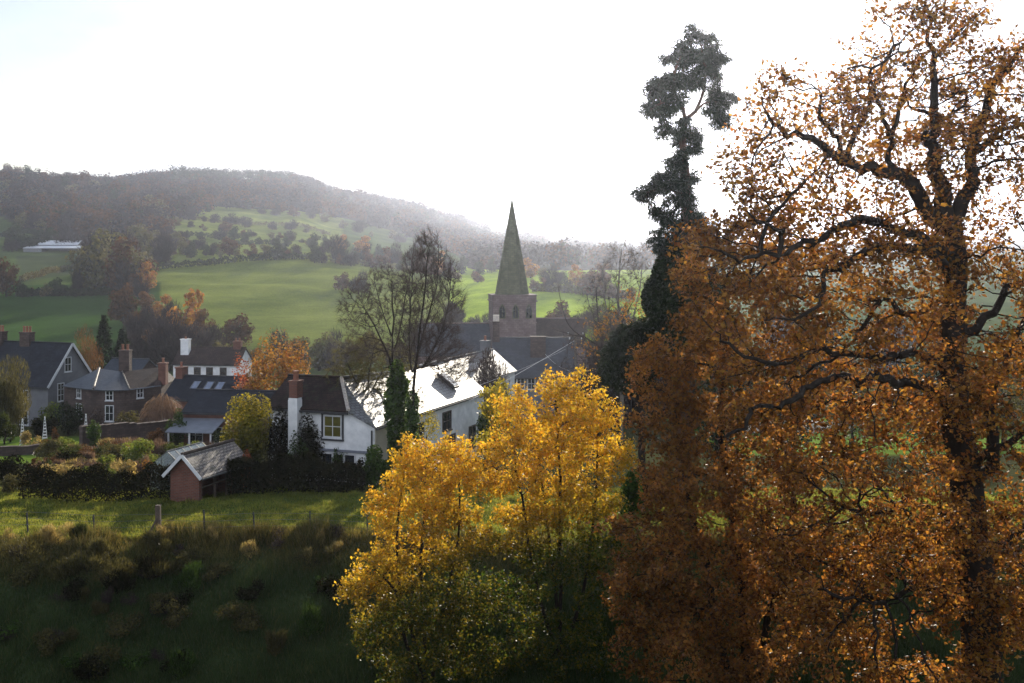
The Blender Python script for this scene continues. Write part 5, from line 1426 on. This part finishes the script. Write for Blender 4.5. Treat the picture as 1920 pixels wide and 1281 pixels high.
hues = {'straw_leaf': 'straw coloured', 'green_leaf': 'green', 'olive_leaf': 'olive', 'pink_twig': 'russet', 'gold_leaf': 'yellow green', 'rust_leaf': 'rust brown', 'dark_leaf': 'dark'}
used = [(p, y) for _, _, p, y, *_ in G_]
k_ = 0
while k_ < 44:
    px, Y = gr.uniform(60, 400), gr.uniform(57.5, 80)
    if px > 285 and Y < 63: continue
    if min(abs(px - a) / 26 + abs(Y - b) / 3.2 for a, b in used) < 1: continue
    used.append((px, Y)); lf = list(hues)[int(gr.integers(0, 7))]
    shrub('shrub', f'low {hues[lf]} shrub crowded into the sloping garden above the dark hedge', px, Y, gr.uniform(.6, 1.2), gr.uniform(30, 54), lf, 1100, .09, 400 + k_, up=.3 if lf in ('straw_leaf', 'pink_twig') else 0, group='shrubs crowding the sloping garden'); k_ += 1
shrub('weeping_tree', 'rounded pinkish weeping tree before the skylight roofed house', 306, 93.0, 3.7, 92, 'pink_twig', 5200, .025, 50, 'tree', 1, 'weep')
shrub('shrub', 'tall willow shrub with olive grey twigs at the left edge', 22, 98.0, 6.0, 100, 'olive_leaf', 9000, .12, 51, 'shrub', 1, 'round', up=.8)
shrub('shrub', 'golden brown bare shrub left of the dark conifers', 160, 135.0, 9.6, 76, 'rust_leaf', 5000, .12, 52, up=.8)
shrub('conifer', 'dark pointed conifer, the tallest of the pair behind the bowed stone house', 194, 150.0, 12.8, 84, 'yew_leaf', 4600, .36, 53, 'conifer', 1, 'cone')
shrub('conifer', 'dark broad conifer, the lower right one behind the bowed stone house', 228, 152.0, 11.0, 80, 'yew_leaf', 4600, .36, 54, 'conifer', 1, 'cone')
shrub('cherry_tree', 'orange leaved cherry tree behind the white cottage chimney', 520, 92.0, 8.6, 140, 'cherry_leaf', 4600, .22, 55, 'tree', .9)
shrub('shrub', 'crimson bush at the left side of the orange cherry tree', 452, 97.0, 6.6, 46, 'red_leaf', 700, .2, 56)
shrub('shrub', 'orange bush low in front of the white house', 470, 90.0, 5.6, 70, 'cherry_leaf', 3000, .18, 57)
for i, (px, Y, h, w_, lf, lb) in enumerate(((1470, 74, 5.5, 150, 'yew_leaf', 'dark evergreen bush behind the lower left limbs of the oak'), (1600, 82, 6.5, 170, 'olive_leaf', 'olive bush beyond the oak, right of the small lawn'), (1740, 76, 6.5, 170, 'yew_leaf', 'dark evergreen bush straight behind the oak trunk'),
        (1880, 84, 7.5, 180, 'olive_leaf', 'olive bush beyond the oak at the right edge'), (1340, 70, 6.0, 150, 'yew_leaf', 'dark evergreen bush behind the russet beech'))):
    shrub('shrub', lb, px, Y, h, w_, lf, 4200, .2, 70 + i)
# brambles on the shaded bank
for i, (px, Y, h, w_, lf, lb) in enumerate(((50, 43.2, .9, 130, 'straw_leaf', 'olive bramble patch on the bank at the left edge'), (205, 42.3, 1.0, 120, 'straw_leaf', 'large olive bramble mound in the middle of the shaded bank'), (110, 44.6, .9, 60, 'straw_leaf', 'tall dry weeds just below the fence on the left'), (150, 44.8, .8, 40, 'gold_leaf', 'light green weed clump below the fence'),
        (188, 40.8, .6, 40, 'olive_leaf', 'small dark bramble low on the bank'), (300, 45.0, .8, 60, 'olive_leaf', 'weeds round the foot of the timber fence post'))):
    shrub('bramble', lb, px, Y, h, w_, 'olive_leaf' if lf == 'straw_leaf' and i < 2 else lf, 3200, .035, 80 + i, 'weeds', up=.5)

shrub('shrub', 'bare twiggy shrub standing before the glinting roof left of the slate house', 915, 88.0, 7.4, 84, 'twig', 7000, .13, 90, up=.8)
shrub('shrub', 'sparse yellow green bush before the long wall of the cottage wing', 800, 63.0, 3.6, 70, 'gold_leaf', 1500, .1, 91, ripe_lit=(.6, .3))
wr = np.random.default_rng(31)
for i in range(34):
    px = wr.uniform(-10, 330) if i < 20 else wr.uniform(300, 660)
    Y = wr.uniform(38.5, 45.2) if i < 20 else wr.uniform(43.6, 45.8)
    lf = ['straw_leaf', 'olive_leaf', 'twig', 'olive_leaf'][int(wr.integers(0, 4))]
    lb = f'{ {"straw_leaf": "straw coloured", "olive_leaf": "olive", "twig": "dead grey"}[lf]} weed clump ' + ('on the left part of the shaded bank' if i < 20 else 'along the grassy crest of the bank under the wire fence')
    shrub('weed_clump', lb, px, Y, wr.uniform(.35, .8), wr.uniform(20, 60), lf, 700, .04, 500 + i, 'weeds', up=.7 if i % 4 else 0, group='weed clumps on the shaded bank' if i < 20 else 'weed clumps on the bank crest')

for i in range(30):
    px = wr.uniform(-10, 360) if i < 22 else wr.uniform(360, 640)
    Y = wr.uniform(37.6, 43.6); lf = ['olive_leaf', 'dark_leaf', 'olive_leaf', 'ivy_leaf'][i % 4]
    lb = f'{ {"olive_leaf": "olive", "dark_leaf": "blackish", "ivy_leaf": "dark green"}[lf]} bramble bush low on the shaded bank ' + ('at the bottom left' if i < 22 else 'nearer the yellow maples')
    shrub('bramble', lb, px, Y, wr.uniform(.5, 1.1), wr.uniform(40, 90), lf, 1300, .07, 560 + i, 'brambles', up=.5 if i % 3 == 0 else 0, group='brambles at the bottom left' if i < 22 else 'brambles near the maples')

# ---------------- grass, one object each for the pasture and the bank
def grass(name, n, xr, yr, hr, wd, mat, seed, keep, tall=None, blades=4, spread=.08):
    rng = np.random.default_rng(seed)
    x = rng.uniform(*xr, n); y = rng.uniform(*yr, n)
    k = keep(x, y); x, y = x[k], y[k]
    h = rng.uniform(*hr, len(x)) * (tall(x, y) if tall else 1)
    x = np.repeat(x, blades) + rng.normal(size=len(x) * blades) * spread; y = np.repeat(y, blades) + rng.normal(size=len(y) * blades) * spread
    h = np.repeat(h, blades) * rng.uniform(.6, 1.2, len(x))
    z = G(x, y)
    a = rng.uniform(0, 6.28, len(x)); lean = h * rng.uniform(.1, .7, len(x))
    b2 = rng.uniform(0, 6.28, len(x))
    B = np.stack([x, y, z - .02], 1)
    e = np.stack([np.cos(a), np.sin(a), 0 * a], 1) * (wd * .5)
    T = B + np.stack([np.cos(b2) * lean, np.sin(b2) * lean, h], 1)
    V = np.stack([B - e, B + e, T], 1).reshape(-1, 3)
    yy = y + 0.9 * np.sin(x * 0.23 + 0.6) + 0.5 * np.sin(x * 0.61)
    ripe_lit = np.clip((yy - 42.4) / 1.8, 0, 1) + np.abs(rng.normal(size=len(x))) * .3 * (rng.uniform(size=len(x)) < .45)
    me = np_mesh(name, V, np.arange(len(V)).reshape(-1, 3), None, False, {'ripe_lit': np.repeat(np.clip(ripe_lit, 0, 1), 3)})
    tag(link(name, me, None, M[mat]), kind='stuff')
yc_ = lambda x, y: y + 0.9 * np.sin(x * 0.23 + 0.6) + 0.5 * np.sin(x * 0.61)
vis = lambda x, y: (np.abs(x + 2) < .56 * y)
grass('pasture_grass', 105000, (-27, 24), (44, 58), (.06, .17), .024, 'grass_blade', 1, lambda x, y: vis(x, y) & (yc_(x, y) > 45.2),
      tall=lambda x, y: .8 + 1.1 * np.clip(np.sin(x * 2.9 + y * 1.3) * np.sin(x * 1.7 - y * 3.1) * 1.6 - .5, 0, 1))
grass('bank_grass', 120000, (-25, 22), (32, 47), (.25, .6), .03, 'long_grass', 2, lambda x, y: vis(x, y) & (yc_(x, y) < 46.1 + .5 * np.sin(x * 1.9) * np.sin(x * .53)),
      tall=lambda x, y: .7 + .45 * np.sin(x * 1.3 + y * .6 + 2 * np.sin(x * .37)) * np.sin(x * .85 - y * 1.7 + 1) + .55 * (yc_(x, y) > 44.3) * (.5 + np.sin(x * 2.1) * np.sin(x * .7 + 1)))

# ---------------- distant trees: prototypes, then copies
def proto_far(kind, seed):
    rng = np.random.default_rng(seed)
    H = 10.0
    o = thing('field_tree', None, 'tree')
    k = 13
    cs = ell((0, 0, 4.5), (2.9, 2.9, 3.9), k, rng); cs[:3, 2] = (1.6, 2.0, 2.2); k = len(cs)
    if kind in ('twig',):
        C = np.concatenate([ell(c, (1.9, 1.9, 1.9), 170, rng, .2) for c in cs])
        C = C[C[:, 2] > .2]
        D = C - np.array((0, 0, 1.0)); D /= np.linalg.norm(D, axis=1)[:, None]; D += rng.normal(size=D.shape) * .35; D[:, 2] += .3
        me = slivers(C, D, 1.5, .16, rng, 'crown')
    else:
        C = np.concatenate([ell(c, (1.8, 1.8, 1.6), 120, rng, .35) for c in cs])
        NN = C - np.repeat(cs, 120, 0) + .25 * (C - np.array((0, 0, 4.0))); kk = C[:, 2] > .3; C = C[kk]
        me = leaf_mesh(C, .62, rng, .1, .8, 'crown', N=NN[kk])
    link('crown', me, o, M[{'twig': 'far_twig', 'rust': 'far_rust', 'olive': 'olive_leaf', 'ever': 'far_evergreen', 'orange': 'cherry_leaf', 'red': 'rust_leaf', 'gold': 'gold_leaf', 'straw': 'rust_leaf'}[kind]])
    seeds = [(np.array((0, 0, -.6)), -1), (np.array((0, 0, 1.2)), 0), (np.array((0.1, 0, 2.6)), 1)]
    P, par = colonize(cs, seeds, .9, 1.0, rng, (0, 0, .1), 20)
    r, ch, tips = radii(P, par, .06, .3)
    link('trunk', tubes(P, par, r, 'trunk', 6), o, M['bark'])
    return o
PROTO = {}
def far_tree(kind, px, py, hpx, wpx, label, group, rng, name=None, y0=190.0):
    p = hit(px, py, y0)
    if p is None: return
    v = int(rng.integers(0, 2))
    key = (kind, v); s = p[1] / F
    sz = hpx * s / 8.8; sw = wpx * s / 8.8
    if key not in PROTO:
        PROTO[key] = proto_far(kind, 900 + len(PROTO)); o = PROTO[key]
        o.location = p; o.rotation_euler = (0, 0, rng.uniform(0, 6)); o.scale = (sw, sw, sz); o['label'] = label
        if group: o['group'] = group
    else:
        o = dup(PROTO[key], p, rng.uniform(0, 6), (sw, sw, sz), label, group)
        if not group and 'group' in o: del o['group']
    o.name = name or 'field_tree'
    return o
KN = {'twig': 'bare grey', 'rust': 'rust brown', 'olive': 'dull olive', 'ever': 'dark evergreen', 'orange': 'orange', 'red': 'red', 'gold': 'yellow green', 'straw': 'tan'}
frng = np.random.default_rng(77)
def row(pts, kinds, h, w, where, group, n=None, y0=190.0):
    P = np.array(pts, float)
    t = np.linspace(0, 1, n or len(P)); s_ = np.linspace(0, 1, len(P))
    for i, tt in enumerate(t):
        px = np.interp(tt, s_, P[:, 0]) + frng.normal() * (3 if y0 < 190 else 7); py = np.interp(tt, s_, P[:, 1]) + frng.normal() * (1 if y0 < 190 else 1.8)
        k = kinds[int(frng.integers(0, len(kinds)))]
        f = frng.uniform(.5, 1.45)
        far_tree(k, px, py, h * f, w * f * frng.uniform(.85, 1.25), f'{KN[k]} tree {where}', group, frng, None, y0)
# single trees that stand out
for k, px, py, h, w, lab in (
    ('rust', 12, 557, 74, 56, 'large rust brown tree standing at the left edge of the valley field'),
    ('orange', 350, 648, 100, 84, 'big round orange brown tree at the lower end of the field copse'),
    ('twig', 316, 640, 70, 60, 'grey bare tree left of the big round orange brown one'),
    ('straw', 382, 650, 70, 46, 'tan birch right of the big round orange brown tree'),
    ('straw', 272, 592, 44, 40, 'small tan bush at the left of the lower copse'),
    ('orange', 302, 608, 52, 52, 'orange tree in the middle of the lower copse'),
    ('rust', 444, 655, 66, 74, 'round dark rust tree behind the orange cherry tree'),
    ('orange', 276, 545, 52, 46, 'orange brown tree at the right side of the upper copse'),
    ('rust', 240, 500, 56, 62, 'broad rust tree at the top of the copse dividing the fields'),
    ('rust', 641, 545, 34, 36, 'small rust tree alone in the big sloping field'),
    ('twig', 672, 552, 44, 42, 'dark bare tree beside the small rust one in the big sloping field'),
    ('rust', 1040, 618, 56, 62, 'dull brown tree in the bright field right of the church tower'),
    ('ever', 866, 516, 34, 30, 'dark round evergreen tree well left of the spire'),
    ('ever', 897, 516, 28, 30, 'dark round evergreen tree second left of the spire'),
    ('ever', 922, 512, 28, 26, 'dark evergreen tree touching the left side of the spire'),
    ('red', 896, 530, 26, 34, 'small reddish tree below the dark evergreens left of the spire'),
    ('orange', 995, 522, 36, 42, 'orange tree just right of the spire'),
    ('gold', 1050, 536, 30, 34, 'yellow green tree at the top edge of the bright field'),
    ('orange', 1078, 536, 38, 34, 'orange tree at the top edge of the bright field'),
    ('olive', 1020, 530, 30, 30, 'olive tree between two orange ones right of the spire'),
    ('red', 1130, 530, 40, 40, 'reddish tree in the haze above the bright field'),
    ('rust', 1105, 540, 36, 34, 'rust tree in the haze at the right of the bright field'),
    ('ever', 590, 494, 38, 36, 'dark evergreen tree at the corner of the big sloping field'),
    ('orange', 633, 484, 34, 30, 'orange tree among the hedgerow trees above the big sloping field')):
    far_tree(k, px, py, h, w, lab, None, frng)
row([(185, 545), (215, 530), (236, 548), (258, 560)], ['twig', 'rust', 'twig', 'olive'], 78, 74, 'in the copse running up between the valley fields', 'trees of the copse between the fields', 13)
row([(205, 480), (250, 470), (300, 500)], ['twig', 'olive', 'rust'], 44, 44, 'at the upper end of the copse between the fields', 'trees of the upper copse', 9)
row([(235, 600), (260, 625), (290, 640), (250, 650)], ['twig', 'twig', 'rust'], 52, 50, 'low in the valley below the copse', 'bare trees in the valley bottom', 9)
row([(48, 557), (190, 552)], ['olive', 'twig', 'ever'], 27, 28, 'in the line along the top of the dark left field', 'trees along the dark left field', 12)
row([(320, 478), (430, 484), (560, 484)], ['twig', 'olive', 'rust', 'ever'], 27, 32, 'in the hedgerow above the big sloping field', 'hedgerow trees above the sloping field', 15)
row([(600, 492), (690, 500), (790, 512), (850, 520)], ['twig', 'rust', 'ever', 'orange', 'twig'], 36, 36, 'in the wooded field edge left of the spire', 'trees of the wooded field edge', 16)
row([(300, 440), (400, 452), (520, 462), (640, 470)], ['twig', 'olive', 'ever'], 20, 24, 'along the hedge between the upper hill fields', 'trees between the upper hill fields', 13)
row([(320, 408), (450, 425), (600, 440)], ['twig', 'olive'], 17, 22, 'dotted over the highest hill field', 'trees dotted over the highest field', 10)
row([(330, 425), (420, 436), (520, 448), (590, 462)], ['twig', 'olive', 'rust'], 15, 22, 'in the thin hedge crossing the lit strip of the upper hill', 'trees crossing the lit upper strip', 14)
row([(480, 400), (600, 416), (720, 448), (800, 470)], ['twig', 'rust', 'olive'], 16, 20, 'scattered under the right flank of the hill wood', 'trees scattered under the hill wood', 12)
row([(640, 470), (720, 485), (840, 505)], ['twig', 'rust', 'ever', 'orange'], 26, 28, 'in the hazy middle distance between poplar and spire', 'trees between poplar and spire', 14)
row([(300, 470), (340, 462), (380, 470)], ['twig', 'rust', 'olive'], 30, 32, 'where the copse meets the hillside fields', 'trees where copse meets hillside', 7)
row([(1000, 545), (1090, 550), (1180, 560)], ['twig', 'straw', 'rust'], 30, 28, 'in the hazy line beyond the bright field', 'trees beyond the bright field', 9)
row([(850, 612), (880, 616), (910, 618)], ['twig', 'twig'], 34, 34, 'in front of the bright field left of the church tower', 'bare shrubs left of the tower', 5)
row([(1020, 624), (1090, 630), (1200, 640)], ['twig', 'rust', 'twig'], 44, 44, 'behind the church on its right side', 'trees right of the church', 7)
row([(10, 470), (60, 468), (160, 470)], ['twig', 'ever'], 34, 36, 'around the white roofed farm shed', 'trees round the farm shed', 8)
row([(60, 438), (140, 440), (230, 452)], ['twig', 'rust', 'olive'], 36, 38, 'along the foot of the left hillside wood', 'trees at the foot of the hillside wood', 10)
# bare trees of the village, behind the roofs
row([(232, 700), (300, 690), (345, 700)], ['twig', 'straw', 'twig'], 70, 60, 'behind the bowed stone house and skylight roof', 'bare trees behind the stone house', 7)
row([(395, 690), (440, 700), (560, 690), (620, 700)], ['twig', 'twig', 'olive'], 60, 60, 'behind the white house and the cherry tree', 'bare trees behind the white house', 8)
row([(600, 690), (660, 680), (720, 690), (800, 680)], ['twig', 'olive', 'twig'], 52, 52, 'behind the bare poplar and cottage wing', 'bare trees behind the cottage wing', 8)
row([(1110, 800), (1200, 800), (1300, 805)], ['twig', 'olive', 'twig', 'ever'], 130, 80, 'behind the dark yew and the maple tops', 'trees behind the yew', 7, 60)
row([(1330, 800), (1500, 790), (1700, 795), (1900, 800)], ['ever', 'twig', 'olive', 'ever', 'twig'], 130, 110, 'beyond the small lawn behind the oak', 'trees behind the oak', 9, 60)
row([(1250, 720), (1500, 700), (1900, 710)], ['twig', 'rust', 'twig', 'olive'], 90, 90, 'in the haze far behind the oak', 'far trees behind the oak', 8, 120)
row([(1012, 690), (1060, 695), (1110, 700)], ['twig', 'twig', 'rust'], 60, 52, 'before the church roof right of the tower', 'bare trees right of the tower', 4, 120)
# the wood on the left hillside, one by one
A_ = [(0, 325), (150, 345), (300, 400), (318, 440), (300, 462), (190, 450), (60, 430), (0, 405)]
pts = []
while len(pts) < 54:
    q = frng.uniform((-5, 330), (322, 462))
    if inpoly(np.array([q[0]]), np.array([q[1]]), A_)[0] and all(abs(q[0] - a) + 1.6 * abs(q[1] - b) > 21 for a, b in pts): pts.append(tuple(q))
for q in sorted(pts, key=lambda a: -a[1]):
    k = ['twig', 'rust', 'olive', 'twig', 'twig', 'rust', 'rust'][int(frng.integers(0, 7))] if frng.uniform() < .9 else 'ever'
    f = frng.uniform(.8, 1.3)
    far_tree(k, q[0], q[1] + 8, 32 * f, 38 * f, f'{KN[k]} tree in the wood covering the left hillside', 'trees of the left hillside wood', frng, y0=300)

def far_wood():
    rng = np.random.default_rng(5)
    CEN = {'twig': [], 'rust': [], 'ever': []}
    groups = {'twig': [], 'rust': [], 'ever': []}
    polys = [([(0, 318), (0, 345), (160, 350), (330, 420), (420, 392), (560, 400), (650, 415), (760, 445), (860, 484), (880, 508), (1000, 510), (1300, 508), (1300, 452), (1050, 444), (960, 432), (905, 422), (850, 400), (760, 374), (640, 357), (560, 327), (320, 326)], 1500)]
    n = 0
    A2 = [(0, 330), (150, 345), (300, 400), (318, 436), (300, 456), (190, 446), (60, 426), (0, 402)]
    while n < 2000:
        px = rng.uniform(-30, 1320); py = rng.uniform(320, 510)
        if not (inpoly(np.array([px]), np.array([py]), polys[0][0])[0] or inpoly(np.array([px]), np.array([py]), A2)[0]): continue
        p = hit(px, py + 3, 450)
        n += 1
        if p is None: continue
        s = p[1] / F
        H = rng.uniform(8, 17) if p[1] < 1700 else rng.uniform(10, 18)
        con = (320 < px < 545 and py < 345)
        k = 'ever' if con or rng.uniform() < .1 else ('rust' if rng.uniform() < .3 else 'twig')
        wd = H * rng.uniform(.42, .62) if k != 'ever' else H * .3
        m = 95
        C = ell(p + np.array((0, 0, H * .58)), (wd, wd, H * .42), m, rng, .5)
        groups[k].append((C, H)); CEN[k].append(C - (p + np.array((0, 0, H * .35))))
    # crest trees: line along the skyline
    for px in np.arange(-20, 960, 5.5):
        best = None
        ys = np.geomspace(400, 3500, 260); xs = (px - 960) / F * ys; pys = HY - F * G(xs, ys) / ys
        j = int(np.argmin(pys)); p = np.array((xs[j], ys[j], HY)); p[2] = float(G(xs[j:j+1], ys[j:j+1])[0])
        H = (rng.uniform(9, 13) if px < 640 else rng.uniform(5, 9))
        if 318 < px < 545: k, H = 'ever', rng.uniform(14, 18)
        else: k = 'twig' if rng.uniform() < .75 else 'rust'
        C = ell(p + np.array((0, 0, H * .48)), (H * .4, H * .4, H * .5), 150, rng, .3); groups[k].append((C, H)); CEN[k].append(C - (p + np.array((0, 0, H * .3))))
        q = np.array((xs[j] * .975, ys[j] * .975, 0.)); q[2] = float(G(q[0:1], q[1:2])[0]); H2 = H * rng.uniform(.75, 1)
        C = ell(q + np.array((0, 0, H2 * .42)), (H2 * .45, H2 * .45, H2 * .45), 150, rng, .3); groups[k].append((C, H2)); CEN[k].append(C - (q + np.array((0, 0, H2 * .3))))
    for k, L in groups.items():
        C = np.concatenate([a for a, _ in L]); H = np.concatenate([np.full(len(a), h) for a, h in L])
        rg = np.random.default_rng(9)
        me = leaf_mesh(C, 1.7, rg, .1, .8, 'hill_woodland', N=np.concatenate(CEN[k]))
        o = link('hill_woodland', me, None, M[{'twig': 'far_twig', 'rust': 'far_rust', 'ever': 'far_evergreen'}[k]]); tag(o, kind='stuff')
far_wood()

# field hedges far off, each one a thing
for i, (pp, h, lb) in enumerate((
    ([(40, 530), (120, 508), (200, 497)], 2.4, 'dark hedge rising to the right between the two left fields'),
    ([(295, 507), (400, 498), (520, 488), (590, 489)], 2.6, 'long dark hedge along the top of the big sloping field'),
    ([(590, 491), (700, 503), (800, 512), (862, 527)], 2.6, 'dark hedge dropping to the right towards the spire'),
    ([(310, 441), (420, 452), (540, 466)], 2.4, 'hedge crossing between the upper hill fields'),
    ([(345, 410), (450, 422), (620, 442)], 2.6, 'highest hedge on the hill below the wood'),
    ([(0, 446), (80, 440)], 2.6, 'hedge at the far left below the hillside wood'),
    ([(1000, 548), (1090, 553), (1190, 562)], 2.4, 'hazy hedge along the top of the bright field'),
    ([(30, 557), (120, 556), (215, 552)], 2.4, 'hedge along the top of the dark left field'))):
    pw = [hit(*q) for q in pp]
    hedge(lb, [(p[0], p[1]) for p in pw], h, 2.2, 'far_evergreen' if i % 2 else 'olive_leaf', 2600, .8, 200 + i, 'field_hedge', var=.3)

# ------------------------------------------------------------------ haze
def haze():
    x0, x1, y0, y1, z0, z1 = -9000, 9000, -800, 4900, -520, 260
    mb = MB().box(x0, x1, y0, y1, z0, z1)
    s = NT('haze')
    v = s.n('ShaderNodeVolumePrincipled'); v.inputs['Color'].default_value = (0.76, 0.82, 1, 1)
    v.inputs['Density'].default_value = HAZE_D; v.inputs['Anisotropy'].default_value = 0.8
    s.l(v.outputs[0], s.out.inputs['Volume'])
    tag(mb.build('haze', s.m), kind='stuff')
HAZE_D = 0.00015
haze()
